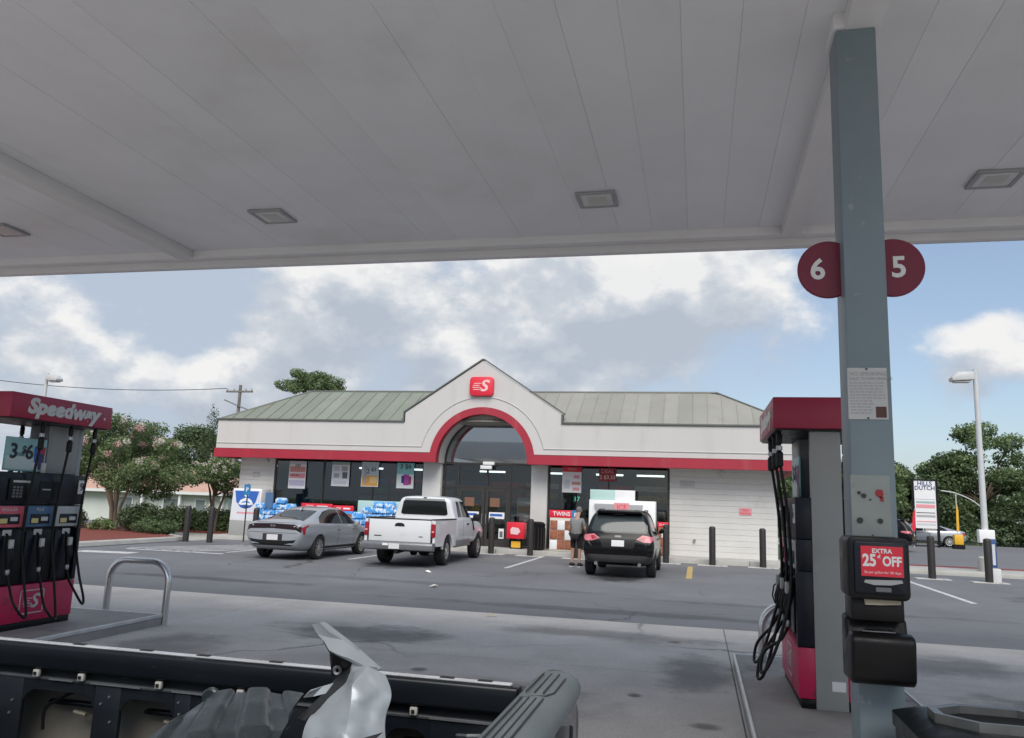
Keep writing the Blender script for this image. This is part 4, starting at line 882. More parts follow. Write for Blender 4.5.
# shelves inside
random.seed(5)
PROD = [mat('prod_%s' % n, c, 0.5) for n, c in (('a', (.5, .1, .08)), ('b', (.08, .2, .5)), ('c', (.6, .5, .1)), ('d', (.55, .55, .55)), ('e', (.1, .35, .15)), ('f', (.5, .3, .12)))]
for i, (x0, x1, y, h, lb) in enumerate(((-14.4, -12.6, 31.0, 1.75, 'stocked shelf unit behind the window with the grey drinks poster'), (-12.3, -10.6, 31.6, 1.9, 'stocked shelf unit behind the window with the teal poster'),
                                    (-9.3, -7.9, 32.4, 1.6, 'stocked shelf unit deep behind the entrance doors'), (-5.2, -3.4, 31.0, 1.9, 'stocked counter shelf behind the window with the red headed poster'), (-3.2, -1.3, 32.5, 1.5, 'low stocked shelf deep behind the ice freezer window'))):
    o = ((x0+x1)/2, y, .155); t = thing('shop_shelf', lb, 'shelf', o)
    MB(o).box(x0, x1, y+.2, y+.25, .156, h).build('back', PUMPD, t)
    for k in range(4):
        z = .25+k*(h-.3)/4
        MB(o).box(x0, x1, y-.2, y+.2, z, z+.03).build('shelf', LG, t)
        for q, m in enumerate(PROD):
            b = MB(o); x = x0+.05+q*.06
            while x < x1-.1:
                if random.random() < .75: b.box(x, x+random.uniform(.06, .12), y-.15, y+.15, z+.032, z+.032+random.uniform(.12, (h-.3)/4-.06))
                x += .14*len(PROD)*.55
            if b.v: tag(b.build('goods', m, t), kind='stuff')
for k, x in enumerate((-15.6, -13.9, -12.2, -10.5, -8.8, -7.1, -5.4, -3.7, -2.0)):
    o = (x, 37.1, .156); t = thing('drinks_cooler', 'tall stocked drinks cooler on the back wall inside the store', 'cooler', o, group='drinks coolers along the back wall')
    MB(o).box(x-.8, x+.8, 37.0, 37.45, .157, 2.5).build('cabinet', PUMPD, t); MB(o).box(x-.8, x+.8, 36.95, 37.05, 2.505, 2.75).build('header', (BLUE, SIGNRED, WHITEP)[k % 3], t)
    for q in range(5):
        b = MB(o)
        for i in range(11): b.box(x-.74+i*.136, x-.62+i*.136, 36.93, 36.995, .3+q*.43, .3+q*.43+random.uniform(.22, .34))
        tag(b.build('bottles', PROD[(k*2+q) % 6], t), kind='stuff')
o = (-4.3, 30.2, 2.3); t = thing('price_screen', 'hanging dark screen with green price digits behind the red headed poster window', 'screen', o)
MB(o).box(-5.0, -3.75, 30.15, 30.22, 1.85, 2.20).build('case', BLACK, t)
MB(o).box(-5.0, -4.95, 30.15, 30.2, 2.2, 3.2).build('hanger', BLACK, t)
text('17', 'digits', GREENLED, 0.24, (-4.45, 30.145, 2.02), FRONT, t, o=o); text('14', 'digits', LENS, 0.24, (-4.0, 30.145, 2.02), FRONT, t, o=o)

# ------------------------------------------------------------------ bollards and small signs
def bollard_mesh(h):
    me = MB().lathe([(.105, -.1), (.105, h-.07), (.098, h-.035), (.07, h-.008), (.02, h)], 20).mesh('post', smooth=True); me.materials.append(BOLL); return me
bmesh_ = bollard_mesh(1.27)
fm = MB().box(-.48, .48, -.22, .22, -.02, .018).mesh('footing', bevel=0.006, seg=1); fm.materials.append(mat('white_footing', (0.50, 0.49, 0.46), 0.85, var=0.15, vscale=5, dirt=(0.25, 0.245, 0.235), dscale=5, dlo=0.48, dhi=0.68))
BL = [(-17.95, 25.7, 0, 'brown steel bollard at the tip of the mulch bed'), (-17.05, 25.8, 0, 'brown steel bollard between the mulch bed and the snow-print ice freezer'),
      (-15.75, 26.6, 0, 'brown steel bollard half behind the grey sedan'), (-7.05, 27.5, 1, 'brown bollard beside the front wheel of the white pickup'), (-5.64, 27.45, 1, 'brown bollard in front of the litter bin'),
      (-4.00, 27.3, 1, 'brown bollard behind the man in the grey shirt'), (-1.02, 27.4, 1, 'brown bollard right beside the black hatchback'), (0.48, 27.45, 1, 'brown bollard in front of the blank wall, below the number plate'),
      (2.08, 27.6, 1, 'brown bollard in front of the blank wall, below the no parking sign'), (6.85, 26.6, 1, 'brown bollard standing alone at the east edge of the lot'), (8.28, 26.25, 1, 'brown bollard in front of the tall lamp post by the road')]
for x, y, ft, lb in BL:
    t = thing('bollard', lb, 'bollard', (x, y, 0), group='brown bollards'); link('post', bmesh_, t)
    if ft: link('footing', fm, t)
def access_sign(label, x, y, z0, z1, zb=0.0, s=.26):
    o = (x, y, zb); t = thing('accessible_parking_sign', label, 'sign', o)
    MB(o).tube([(x, y, zb-.05), (x, y, z1+.02)], .025, 8).build('post', BOLL, t)
    p = MB(o).prism(rrect(x-s/2, x+s/2, z0, z1, .03, 3), 'y', y-.045, y-.03).build('plate', mat('access_blue', (0.03, 0.20, 0.42), 0.4), t)
    text('P', 'symbol', WHITEP, s*.8, (x, y-.047, (z0+z1)/2), FRONT, p, bold=.004, o=o)
access_sign('small blue parking sign on a post near the snow-print ice freezer', -16.55, 27.2, 1.72, 2.12, 0)
access_sign('small blue parking sign behind the man in the grey shirt', -4.12, 27.75, 1.28, 1.62, 0)
tag(MB((-16.0, 28.25, .6)).box(-16.28, -15.95, 28.22, 28.25, .95, 1.5).build('price_card', mat('card_frame_blue', (0.08, 0.16, 0.30), 0.5)), 'blue framed price card above the first water pile', 'card').location = (-16.1, 28.25, .95)
o = (8.52, 26.55, 0); t = thing('blue_placard', 'narrow blue placard with white foot next to the bollard by the lamp post', 'placard', o)
MB(o).box(8.44, 8.60, 26.5, 26.54, .42, 1.25).build('panel', mat('placard_blue', (0.03, 0.07, 0.22), 0.4), t, bevel=0.004)
MB(o).box(8.48, 8.56, 26.494, 26.499, .5, 1.1).build('print', LG, t)
MB(o).box(8.36, 8.66, 26.4, 26.65, 0, .40).build('foot', mat('placard_foot', (0.6, 0.6, 0.6), 0.6), t, bevel=0.02)

# ------------------------------------------------------------------ lamp posts, utility pole, road sign
LAMPM = mat('lamp_post_white', (0.55, 0.56, 0.56), 0.5, var=0.05)
def lamp_post(label, x, y, h, d=-1, box=True, z=0.0):
    t = thing('lamp_post', label, 'lamp post', (x, y, z))
    MB().tube([(0, 0, -.1), (0, 0, h*.5), (0, 0, h)], [.11, .095, .08], 12).build('pole', LAMPM, t, smooth=True)
    MB().lathe([(.26, 0), (.26, .55), (.2, .6)], 16).build('base', CONC2, t, smooth=True)
    MB().box(min(0, d*.12), max(0, d*.12), -.06, .06, h-.32, h-.18).build('arm', LAMPM, t)
    MB().prism([(d*.10, h-.38), (d*.78, h-.42), (d*.80, h-.30), (d*.60, h-.12), (d*.10, h-.10)], 'y', -.22, .22).build('head', LAMPM, t, bevel=0.02)
    MB().box(min(d*.2, d*.7), max(d*.2, d*.7), -.16, .16, h-.46, h-.425).build('lens', LENS, t)
    if box: MB().box(-.24, .24, -.20, .06, 1.05, 1.48).build('control_box', WHITEP, t, bevel=0.02)
lamp_post('tall white lamp post with box head by the road', 9.42, 30.0, 6.95)
lamp_post('white lamp post rising behind the number 9 pump sign', -31.9, 33.0, 7.4, d=1, box=False)
o = (13.6, 55.5, 0); t = thing('roadside_sign', 'tall white roadside directory sign with printed rows beyond the road', 'sign', o)
X0, X1 = 13.47, 14.72
MB(o).box(X0, X1, 55.45, 55.55, 1.15, 4.12).build('board', WHITEP, t)
MB(o).box(X0-.12, X0-.003, 55.42, 55.58, 0, 4.22).build('post', BLACK, t); MB(o).box(X1+.003, X1+.14, 55.42, 55.58, 0, 4.22).build('post', BLACK, t)
MB(o).box(X0, X1, 55.43, 55.57, 4.123, 4.22).build('top_rail', BLACK, t)
text('HILLS', 'print', NAVYP, .36, ((X0+X1)/2, 55.44, 3.95), FRONT, t, bold=.006, o=o); text('DUTCH', 'print', NAVYP, .36, ((X0+X1)/2, 55.44, 3.66), FRONT, t, bold=.006, wid=.95, o=o)
for z, m, h in ((2.95, LG, .05), (2.72, mat('row_teal', (0.3, 0.45, 0.42)), .12), (2.42, PINKP, .22), (2.1, INK, .04), (1.85, GREYP, .14), (1.55, PINKP, .05), (1.35, LG, .12)):
    MB(o).box(X0+.08, X1-.08, 55.435, 55.448, z, z+h).build('printed_row', m, t)
o = (15.6, 54.5, 0); t = thing('yellow_marker', 'yellow feather flag on an orange base beyond the road', 'flag', o)
MB(o).tube([(15.6, 54.5, 0), (15.6, 54.5, 2.0), (15.6, 54.5, 3.3)], .03, 6).build('pole', LAMPM, t)
MB(o).prism([(15.54, 1.1), (15.68, 1.05), (15.69, 2.3), (15.62, 2.8), (15.56, 2.2)], 'y', 54.46, 54.48).build('flag', YEL, t)
MB(o).box(15.35, 15.85, 54.3, 54.7, 0.25, .85).build('base', YEL, t, bevel=0.03); MB(o).box(15.3, 15.9, 54.25, 54.75, -.02, .245).build('foot', BLACK, t)
o = (12.75, 53.0, 0); t = thing('red_feather_flag', 'small red feather flag beside the directory sign', 'flag', o)
MB(o).tube([(12.75, 53, 0), (12.78, 53, 1.2), (12.85, 53, 2.3)], .02, 6).build('pole', LAMPM, t); MB(o).prism([(12.62, .9), (12.84, 1.0), (12.9, 2.3), (12.76, 2.1)], 'y', 52.97, 52.985).build('cloth', SIGNRED, t)
o = (11.35, 56.0, 0); t = thing('white_tank', 'tall white post box standing among trees beyond the road', 'box', o)
MB(o).box(11.2, 11.75, 55.8, 56.2, 0, 2.6).build('cabinet', WHITEP, t, bevel=0.04)
o = (19.4, 61.5, 0); t = thing('street_light', 'thin grey street light with curved arm in front of the trees', 'street light', o)
MB(o).tube([(19.4, 61.5, -.1), (19.35, 61.5, 3.5), (19.3, 61.5, 5.6)], [.09, .07, .06], 8).build('pole', mat('galv', (0.28, 0.30, 0.29), 0.5, 0.4), t)
MB(o).tube(hose_pts([(19.35, 61.5, 2.5), (18.6, 61.4, 3.1), (17.6, 61.3, 3.55), (16.6, 61.2, 3.72)], 4), .045, 6).build('arm', LENS, t, smooth=True)
o = (-38.1, 60, -1.2); t = thing('utility_pole', 'grey utility pole with crossarm rising behind the store roof', 'utility pole', o)
UP = mat('weathered_pole', (0.17, 0.16, 0.15), 0.9, var=0.2, vscale=4)
MB(o).tube([(-38.1, 60, -1.5), (-38.1, 60, 10.9)], [.20, .13], 10).build('pole', UP, t, smooth=True)
MB(o).box(-39.35, -36.85, 59.85, 59.98, 10.25, 10.40).build('crossarm', UP, t)
for x in (-39.25, -38.6, -37.5, -36.95): MB(o).lathe([(.05, 10.40), (.08, 10.5), (.05, 10.62)], 8, (x, 59.9, 0)).build('insulator', GREYP, t)
MB(o).tube([(-39.4, 59.8, 9.6), (-38.1, 59.8, 9.1), (-36.9, 59.9, 8.7)], .05, 6).build('brace', UP, t)
for nm, p, q, sag, r, lb in (('overhead_wire', (-39.3, 59.9, 10.6), (-70, 55, 12.2), 1.0, .028, 'dark overhead wire running left from the utility pole'),
                             ('overhead_wire', (-36.95, 59.9, 8.7), (-28, 70, 7.2), .2, .03, 'short overhead cable running down right from the utility pole')):
    P = [Vector(p).lerp(Vector(q), i/16)-Vector((0, 0, 4*sag*(i/16)*(1-i/16))) for i in range(17)]
    tag(MB().tube(P, r, 5).build(nm, BLACK), lb, 'wire')

# ------------------------------------------------------------------ house behind the hedge
o = (-40, 56, -1.3)
hs = thing('house', 'pale green bungalow with salmon tiled roof behind the hedges', 'house', o)
HW = mat('house_wall', (0.60, 0.63, 0.58), 0.85, var=0.05, vscale=1); HR = mat('house_roof', (0.50, 0.31, 0.24), 0.85, var=0.12, vscale=2, bump=0.4, bscale=6); HWH = mat('house_trim', (0.72, 0.72, 0.70), 0.7)
MB(o).box(-52, -34.4, 54, 62, -1.5, 1.72).build('wall', HW, hs)
MB(o).add([(-52.6, 53.3, 1.72), (-33.8, 53.3, 1.72), (-33.8, 62.6, 1.72), (-52.6, 62.6, 1.72), (-47.5, 57.9, 3.5), (-38.5, 57.9, 3.5)], [(0,1,5,4), (1,2,5), (2,3,4,5), (3,0,4), (0,3,2,1)]).build('roof', HR, hs)
MB(o).box(-52.7, -33.7, 53.2, 53.29, 1.52, 1.74).build('eave_board', HWH, hs)
for xa, xb in ((-44.3, -42.6), (-40.0, -38.4), (-37.2, -36.2)):
    w = MB(o).box(xa, xb, 53.90, 53.995, -.2, 1.25).build('window', HWH, hs); MB(o).box(xa+.12, xb-.12, 53.88, 53.895, -.08, 1.13).build('pane', mat('house_pane', (0.20, 0.23, 0.23), 0.1), w)
for x in (-41.5, -38.2, -35.5, -34.6): MB(o).box(x-.09, x+.09, 53.4, 53.58, -1.4, 1.6).build('porch_post', HWH, hs)

# ------------------------------------------------------------------ vegetation
def leaves(name, centers, radii, n, size, m, parent, flat_=0.6, seed=0, elong=1.6, shell=0.55):
    rng = np.random.default_rng(seed); C = np.array(centers, float); Rr = np.array(radii, float)
    if Rr.ndim == 1: Rr = np.stack([Rr, Rr, Rr*flat_], 1)
    w = (Rr[:, 0]*Rr[:, 1]*Rr[:, 2])**(2/3); w /= w.sum()
    idx = rng.choice(len(C), n, p=w)
    d = rng.normal(size=(n, 3)); d /= np.linalg.norm(d, axis=1)[:, None]
    rad = shell+(1-shell)*rng.random(n); rad *= (0.85+0.3*rng.random(n))
    p = C[idx]+d*Rr[idx]*rad[:, None]
    nn = d*0.6+rng.normal(size=(n, 3))*0.6+np.array([0, 0, .45]); nn /= np.linalg.norm(nn, axis=1)[:, None]
    a = rng.normal(size=(n, 3)); a -= (a*nn).sum(1)[:, None]*nn; a /= np.linalg.norm(a, axis=1)[:, None]; b = np.cross(nn, a)
    s = size*(0.6+0.8*rng.random(n))[:, None]
    V = np.empty((n, 4, 3)); V[:, 0] = p-a*s*elong*.5; V[:, 1] = p+b*s*.42+nn*s*.10; V[:, 2] = p+a*s*elong*.5; V[:, 3] = p-b*s*.42+nn*s*.10
    me = bpy.data.meshes.new(name); me.vertices.add(n*4); me.vertices.foreach_set('co', V.reshape(-1))
    me.loops.add(n*4); me.loops.foreach_set('vertex_index', np.arange(n*4, dtype=np.int32)); me.polygons.add(n)
    me.polygons.foreach_set('loop_start', np.arange(0, n*4, 4, dtype=np.int32)); me.update(calc_edges=True); me.validate()
    me.materials.append(m); return link(name, me, parent)
def clumps(rng, n, rx, ry, rz, cz, r0, r1, low=-0.6):
    out = []; rad = []
    while len(out) < n:
        d = rng.normal(size=3); d /= np.linalg.norm(d)
        if d[2] < low: continue
        q = 0.35+0.62*rng.random()**0.6
        out.append((d[0]*rx*q, d[1]*ry*q, cz+d[2]*rz*q)); rad.append(rng.uniform(r0, r1))
    return out, rad
def limbs(trunk_top, centers, r0, rng, k=12):
    b = MB(); tt = Vector(trunk_top)
    for c in centers[:k]:
        c = Vector(c); mid = tt.lerp(c, .5)+Vector((rng.uniform(-.2, .2), rng.uniform(-.2, .2), rng.uniform(-.1, .25)))*(c-tt).length*.4
        b.tube([tt-Vector((0, 0, .2)), mid, c], [r0*.6, r0*.35, r0*.1], 6)
    return b
def tree(name, label, loc, h, rx, ry, cz, rz, ncl, r0, r1, nleaf, size, lm, bm_, seed, trunk_r=.16, cat='tree', group=None, low=-.6, flat_=.62, trunks=1):
    rng = np.random.default_rng(seed); t = thing(name, label, cat, loc, group=group)
    C, Rd = clumps(rng, ncl, rx, ry, rz, cz, r0, r1, low)
    tb = MB(); zt = max(.3, cz-rz*.45)
    for k in range(trunks):
        dx, dy = (rng.uniform(-.28, .28), rng.uniform(-.25, .25)) if trunks > 1 else (0, 0)
        tb.tube([(dx*.5, dy*.5, -.1), (dx*1.0+rng.uniform(-.1, .1)*trunk_r*4, dy, zt*.5), (dx*2.6, dy*2.6, zt), (dx*4.2, dy*4.2, zt+rz*.5)], [trunk_r*1.25, trunk_r, trunk_r*.8, trunk_r*.3], 8)
    tb.build('trunk', bm_, t, smooth=True)
    limbs((0, 0, zt), C, trunk_r, rng, min(ncl, 16)).build('limbs', bm_, t, smooth=True)
    n1 = int(nleaf*.6)
    tag(leaves('crown', C, Rd, n1, size, lm, t, flat_, seed), kind='stuff')
    # darker/lighter second foliage layer so that clumps read
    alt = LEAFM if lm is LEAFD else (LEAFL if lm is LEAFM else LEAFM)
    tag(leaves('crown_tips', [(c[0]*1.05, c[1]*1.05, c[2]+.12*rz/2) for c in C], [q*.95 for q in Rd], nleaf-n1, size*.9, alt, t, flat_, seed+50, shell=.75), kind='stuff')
    return t, C, Rd
# crape myrtle
t, C, Rd = tree('crape_myrtle', 'multi stemmed crape myrtle with pink blossom in the red mulch bed', (-23.4, 28.6, 0.14), 4.7, 3.15, 2.4, 2.62, 1.95, 70, .38, .75, 30000, .075, LEAFM, BARKP, 21, .06, trunks=8, low=-.62)
rng = np.random.default_rng(5); ps = [C[i] for i in range(len(C)) if C[i][2] > 2.3]
pk = []
for k in range(80):
    c = ps[rng.integers(len(ps))]; d = rng.normal(size=3); d /= np.linalg.norm(d); d[1] = -abs(d[1]); d[2] = abs(d[2])*.6
    pk.append((c[0]+d[0]*.8, c[1]+d[1]*.8, c[2]+d[2]*.6))
leaves('blossom', pk[:44], [.17]*44, 3600, .05, PINK, t, .9, 6, elong=1.1); leaves('blossom', pk[44:], [.15]*36, 2600, .05, CREAM, t, .9, 7, elong=1.1)
# white flowering shrub tree by the store corner
t, C, Rd = tree('flowering_shrub', 'rounded shrub tree with white flowers behind the store corner', (-21.0, 31.9, 0), 3.3, 1.15, 1.1, 2.25, .95, 22, .3, .55, 9000, .07, LEAFM, BARK, 33, .06, trunks=3)
pk = [(c[0]+rng.uniform(-.3, .3), c[1]-.4, c[2]+rng.uniform(.1, .4)) for c in C for _ in range(2)]
leaves('blossom', pk, [.10]*len(pk), 800, .06, CREAM, t, .9, 9, elong=1.1)
# shrubs in the bed, hedges
def shrub(name, label, loc, rx, ry, h, n, size, lm, seed, group=None):
    rng = np.random.default_rng(seed); t = thing(name, label, 'shrub', loc, group=group)
    C = []; Rd = []
    for k in range(max(10, int(rx*ry*14))):
        x, y = rng.uniform(-1, 1), rng.uniform(-1, 1)
        if x*x+y*y > 1: continue
        z = h*(.5+.28*(1-x*x-y*y)); C.append((x*rx*.85, y*ry*.85, z*rng.uniform(.75, 1.05)-.1*h)); Rd.append((rx*.3+.1, ry*.3+.1, h*.42))
    tb = MB()
    for k in range(6): tb.tube([(rng.uniform(-.2, .2)*rx, rng.uniform(-.2, .2)*ry, -.1), (rng.uniform(-.5, .5)*rx, rng.uniform(-.5, .5)*ry, h*.6)], [.03, .012], 5)
    tb.build('stems', BARK, t); tag(leaves('foliage', C, Rd, n, size, lm, t, 1, seed, shell=.6), kind='stuff'); return t
shrub('round_shrub', 'dark rounded shrub behind the crape myrtle stems', (-21.2, 27.9, .14), 1.15, 1.0, 1.15, 5200, .07, LEAFD, 41)
shrub('low_hedge', 'low clipped grey green hedge in the mulch bed', (-20.3, 26.9, .14), 1.15, .6, .55, 3600, .055, LEAFM, 42)
shrub('low_shrub', 'low dark shrub left of the crape myrtle stems', (-25.6, 28.2, .14), 1.2, .9, .85, 3600, .065, LEAFD, 45)
shrub('grass_tuft', 'pale grassy tuft at the foot of the crape myrtle', (-22.9, 27.4, .14), .55, .4, .45, 700, .09, LEAFL, 46)
for k, (x, lm, lb) in enumerate(((-22.3, LEAFL, 'yellow green hedge bush behind the two west bollards'), (-20.6, LEAFM, 'mid green hedge bush in front of the bungalow'), (-18.9, LEAFD, 'dark hedge bush beside the flowering shrub tree'))):
    shrub('hedge_bush', lb, (x*1.03, 32.2, 0), 1.15, .7, 1.18, 4200, .075, lm, 50+k, group='hedge bushes')
struct(MB().box(-25.5, -17.6, 31.5, 33.2, -.2, .08).build('mulch_strip', MULCH))
# cypress and dark evergreens
def cypress(label, loc, h, r, seed):
    rng = np.random.default_rng(seed); t = thing('cypress', label, 'tree', loc); C = []; Rd = []
    for k in range(40):
        z = h*(k+.5)/40; rr = r*(math.sin(math.pi*min(1, .18+.82*(1-z/h)))**.6 if z/h > .5 else 1)*(1-.75*max(0, (z/h-.55)/.45)); a = rng.uniform(0, 6.28)
        C.append((math.cos(a)*rr*.45, math.sin(a)*rr*.45, z)); Rd.append((rr*.65, rr*.65, h*.07))
    MB().tube([(0, 0, -.1), (0, 0, h*.8)], [.14, .04], 6).build('trunk', BARK, t); tag(leaves('crown', C, Rd, 9000, .10, LEAFD, t, 1, seed), kind='stuff')
cypress('tall dark columnar cypress beside the store roof end', (-44.4, 66, -1.3), 10.9, 1.75, 61)
EG = 'trees behind the bungalow'
for k, (x, y, h, rx, lb) in enumerate(((-47.2, 69, 9.0, 3.4, 'broad dark evergreen tree next to the cypress'), (-53.5, 69, 9.0, 4.0, 'dark tree behind the blossoming crape myrtle'), (-62, 68, 8.6, 4.2, 'dark tree seen past the number 9 pump'), (-79, 68, 8.2, 4.6, 'tree seen through the gap of the number 9 pump'), (-86, 66, 9.0, 4.6, 'tree at the far west behind the pump pillar'))):
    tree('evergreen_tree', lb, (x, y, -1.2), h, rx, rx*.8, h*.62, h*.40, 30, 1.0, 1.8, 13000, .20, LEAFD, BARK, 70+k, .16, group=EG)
# open-crowned tree over the roof
t, C, Rd = tree('spreading_tree', 'open crowned tree rising above the store roof', (-31.9, 61, -1.2), 13.4, 2.9, 2.2, 12.1, 1.45, 46, .35, .75, 8500, .13, LEAFM, BARK, 81, .16, low=-.5, flat_=.6)
tree('roadside_tree', 'leafy tree glimpsed between the store wall and the pump', (4.6, 52, 0), 7, 2.0, 2, 3.6, 2.8, 18, .7, 1.2, 7000, .15, LEAFM, BARK, 83, .15)
# trees beyond the road on the right
WG = 'trees beyond the road'
spec = [(12.2, 66, 6.6, 3.0, LEAFM, 'tree with pale sky gaps close to the column, beyond the road'), (18.2, 69, 6.8, 3.4, LEAFD, 'dark tree behind the directory sign'),
        (22.0, 70, 9.2, 4.2, LEAFM, 'tallest tree with layered crown, behind the lamp post'), (27.2, 68, 8.2, 3.8, LEAFM, 'broad tree right of the lamp post'),
        (25.5, 64.5, 4.6, 2.6, LEAFL, 'lighter green low tree near the lamp post'), (31.5, 66, 7.0, 3.4, LEAFL, 'light green tree at the east end of the tree row'), (36, 70, 8.5, 4, LEAFM, 'tall tree closing the east end of the tree row'),
        (15.4, 72, 6.0, 3.0, LEAFD, 'dark low tree behind the yellow flag'), (9.0, 70, 6.0, 3.0, LEAFM, 'tree hidden mostly behind the column, beyond the road')]
for k, (x, y, h, rx, lm, lb) in enumerate(spec):
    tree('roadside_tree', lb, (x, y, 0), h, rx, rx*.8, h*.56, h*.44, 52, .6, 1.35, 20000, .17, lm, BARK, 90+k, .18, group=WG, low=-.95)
rng = np.random.default_rng(3); C = [(rng.uniform(6, 60), rng.uniform(64, 68), rng.uniform(.5, 2.2)) for _ in range(130)]
tag(leaves('undergrowth', C, [rng.uniform(.7, 1.4) for _ in C], 26000, .19, LEAFD, None, .8, 12), 'dark tangled undergrowth at the foot of the trees beyond the road', 'undergrowth', kind='stuff')
rng = np.random.default_rng(4); C = [(rng.uniform(-120, 160), rng.uniform(120, 150), rng.uniform(1, 6.5)) for _ in range(330)]
tag(leaves('far_wood', C, [rng.uniform(2, 4) for _ in C], 26000, .7, LEAFD, None, .8, 13), 'far dark line of woodland closing the horizon', 'wood', kind='stuff')

# ------------------------------------------------------------------ vehicles
def loft(stations, cut=None, lv=2):
    """stations: (y, zb, ws, wm, zm, wb, zbelt, wr, ztop) -> smooth closed body mesh with wheel arches cut out"""
    rings = []
    for (y, zb, ws, wm, zm, wb, zbt, wr, zt) in stations:
        h = [(0, zb), (ws*.8, zb), (ws, zb+.05), (wm, zm), (wm*.995, (zm+zbt)/2), (wb, zbt-.015), (wb-.03, zbt+.02), ((wb+wr)/2-.012, (zbt+zt)/2), (wr+.01, zt-.07), (wr-.09, zt-.015), (wr*.45, zt), (0, zt)]
        ring = [(x, y, z) for x, z in h]+[(-x, y, z) for x, z in h[-2:0:-1]]; rings.append(ring)
    V = []; F = []; n = len(rings[0])
    for end, rg in ((0, rings[0]), (1, rings[-1])):
        c = Vector((0, rg[0][1], (rg[0][2]+rg[11][2])/2)); ins = [tuple(c.lerp(Vector(p), .8)) for p in rg]
        rings = [ins]+rings if end == 0 else rings+[ins]
    for r in rings: V += r
    for i in range(len(rings)-1): F += [(i*n+k, i*n+(k+1) % n, (i+1)*n+(k+1) % n, (i+1)*n+k) for k in range(n)]
    F.append(tuple(range(n))); F.append(tuple((len(rings)-1)*n+k for k in range(n-1, -1, -1)))
    me = MB().add(V, F).mesh('body')
    t = bpy.data.objects.new('tmp_body', me); COL.objects.link(t)
    s = t.modifiers.new('s', 'SUBSURF'); s.levels = lv; s.render_levels = lv
    cu = None
    if cut:
        b = MB()
        for (y, z, r, x0, x1) in cut: b.lathe([(r, x0), (r, x1)], 28, (0, y, z), 'x')
        cu = bpy.data.objects.new('tmp_cut', b.mesh('cut')); COL.objects.link(cu)
        m = t.modifiers.new('b', 'BOOLEAN'); m.object = cu; m.operation = 'DIFFERENCE'; m.solver = 'EXACT'
    dg = bpy.context.evaluated_depsgraph_get(); out = bpy.data.meshes.new_from_object(t.evaluated_get(dg))
    for q in (t, cu):
        if q: bpy.data.objects.remove(q)
    out.shade_smooth(); out.set_sharp_from_angle(angle=R(40)); out.materials.clear(); return out
def decal(bvh, poly, axis, sgn, name, m, parent, off=.005, step=.07, both=False):
    """poly traced in the plane across the axis, sliced finely and laid on the body: 'x' (y,z), 'y' (x,z), 'z' (x,y)"""
    for q in ((sgn, -sgn) if both else (sgn,)):
        bm = bmesh.new(); bm.faces.new([bm.verts.new((a, b, 0)) for a, b in poly])
        for k in (0, 1):
            lo = min(p[k] for p in poly); hi = max(p[k] for p in poly); x = lo+step
            while x < hi-1e-4:
                co = (x, 0, 0) if k == 0 else (0, x, 0); no = (1, 0, 0) if k == 0 else (0, 1, 0)
                bmesh.ops.bisect_plane(bm, geom=bm.verts[:]+bm.edges[:]+bm.faces[:], plane_co=co, plane_no=no); x += step
        dead = []
        for v in bm.verts:
            a, b = v.co.x, v.co.y
            org, d = {'x': (Vector((q*5, a, b)), Vector((-q, 0, 0))), 'y': (Vector((a, q*6, b)), Vector((0, -q, 0))), 'z': (Vector((a, b, q*5)), Vector((0, 0, -q)))}[axis]
            h, nn, _, _ = bvh.ray_cast(org, d)
            if h is None: dead.append(v); continue
            if nn.dot(d) > 0: nn = -nn
            v.co = h+(nn*.5-d*.5).normalized()*off
        if dead: bmesh.ops.delete(bm, geom=dead, context='VERTS')
        bmesh.ops.recalc_face_normals(bm, faces=bm.faces)
        me = bpy.data.meshes.new(name); bm.to_mesh(me); bm.free(); me.shade_smooth(); me.materials.append(m); link(name, me, parent)
def bvh_of(me):
    bm = bmesh.new(); bm.from_mesh(me); b = BVHTree.FromBMesh(bm); bm.free(); return b
def wheel(parent, x, y, r, w, rim_r, spokes, rimm, side):
    t = MB().lathe([(rim_r, -w/2), (r-.03, -w/2), (r, -w/2+.035), (r, w/2-.035), (r-.03, w/2), (rim_r, w/2)], 32, (x, y, r), 'x', caps=False).build('tyre', TYRE, None, smooth=True)
    t.parent = parent; t.name = 'wheel'
    xo = x+side*(w/2-.015); b = MB()
    b.lathe([(rim_r+.002, xo-side*.10), (rim_r+.002, xo+side*.008), (rim_r-.03, xo+side*.004), (rim_r-.035, xo-side*.05)], 32, (0, y, r), 'x', caps=False)
    for k in range(spokes):
        a = 2*math.pi*k/spokes; ca, sa = math.cos(a), math.sin(a); pa, pb = .016, .024
        P = [(-pa, .02), (pa, .02), (pb, rim_r-.015), (-pb, rim_r-.015)]; pts = []
        for dx in (-.03, .004):
            for (u, v) in P: pts.append((xo+side*dx, y+u*ca-v*sa, r+u*sa+v*ca))
        b.add(pts, [(0,1,2,3),(7,6,5,4),(0,4,5,1),(1,5,6,2),(2,6,7,3),(3,7,4,0)])
    b.lathe([(.055, xo-side*.03), (.055, xo+side*.008), (.03, xo+side*.012)], 16, (0, y, r), 'x')
    b.build('rim', rimm, t, smooth=True)
    MB().lathe([(rim_r-.03, xo-side*.09), (rim_r-.03, xo-side*.075)], 24, (0, y, r), 'x').build('brake', BLACK, t)
SILVER = mat('sedan_grey_paint', (0.40, 0.42, 0.44), 0.32, 0.4, coat=0.6)
BLACKP = mat('black_paint', (0.004, 0.004, 0.005), 0.18, spec=.22, coat=0.06)
WHITEC = mat('white_car_paint', (0.70, 0.71, 0.72), 0.25, coat=0.5, dirt=(0.58, 0.58, 0.57), dscale=2, dlo=0.55, dhi=0.8)
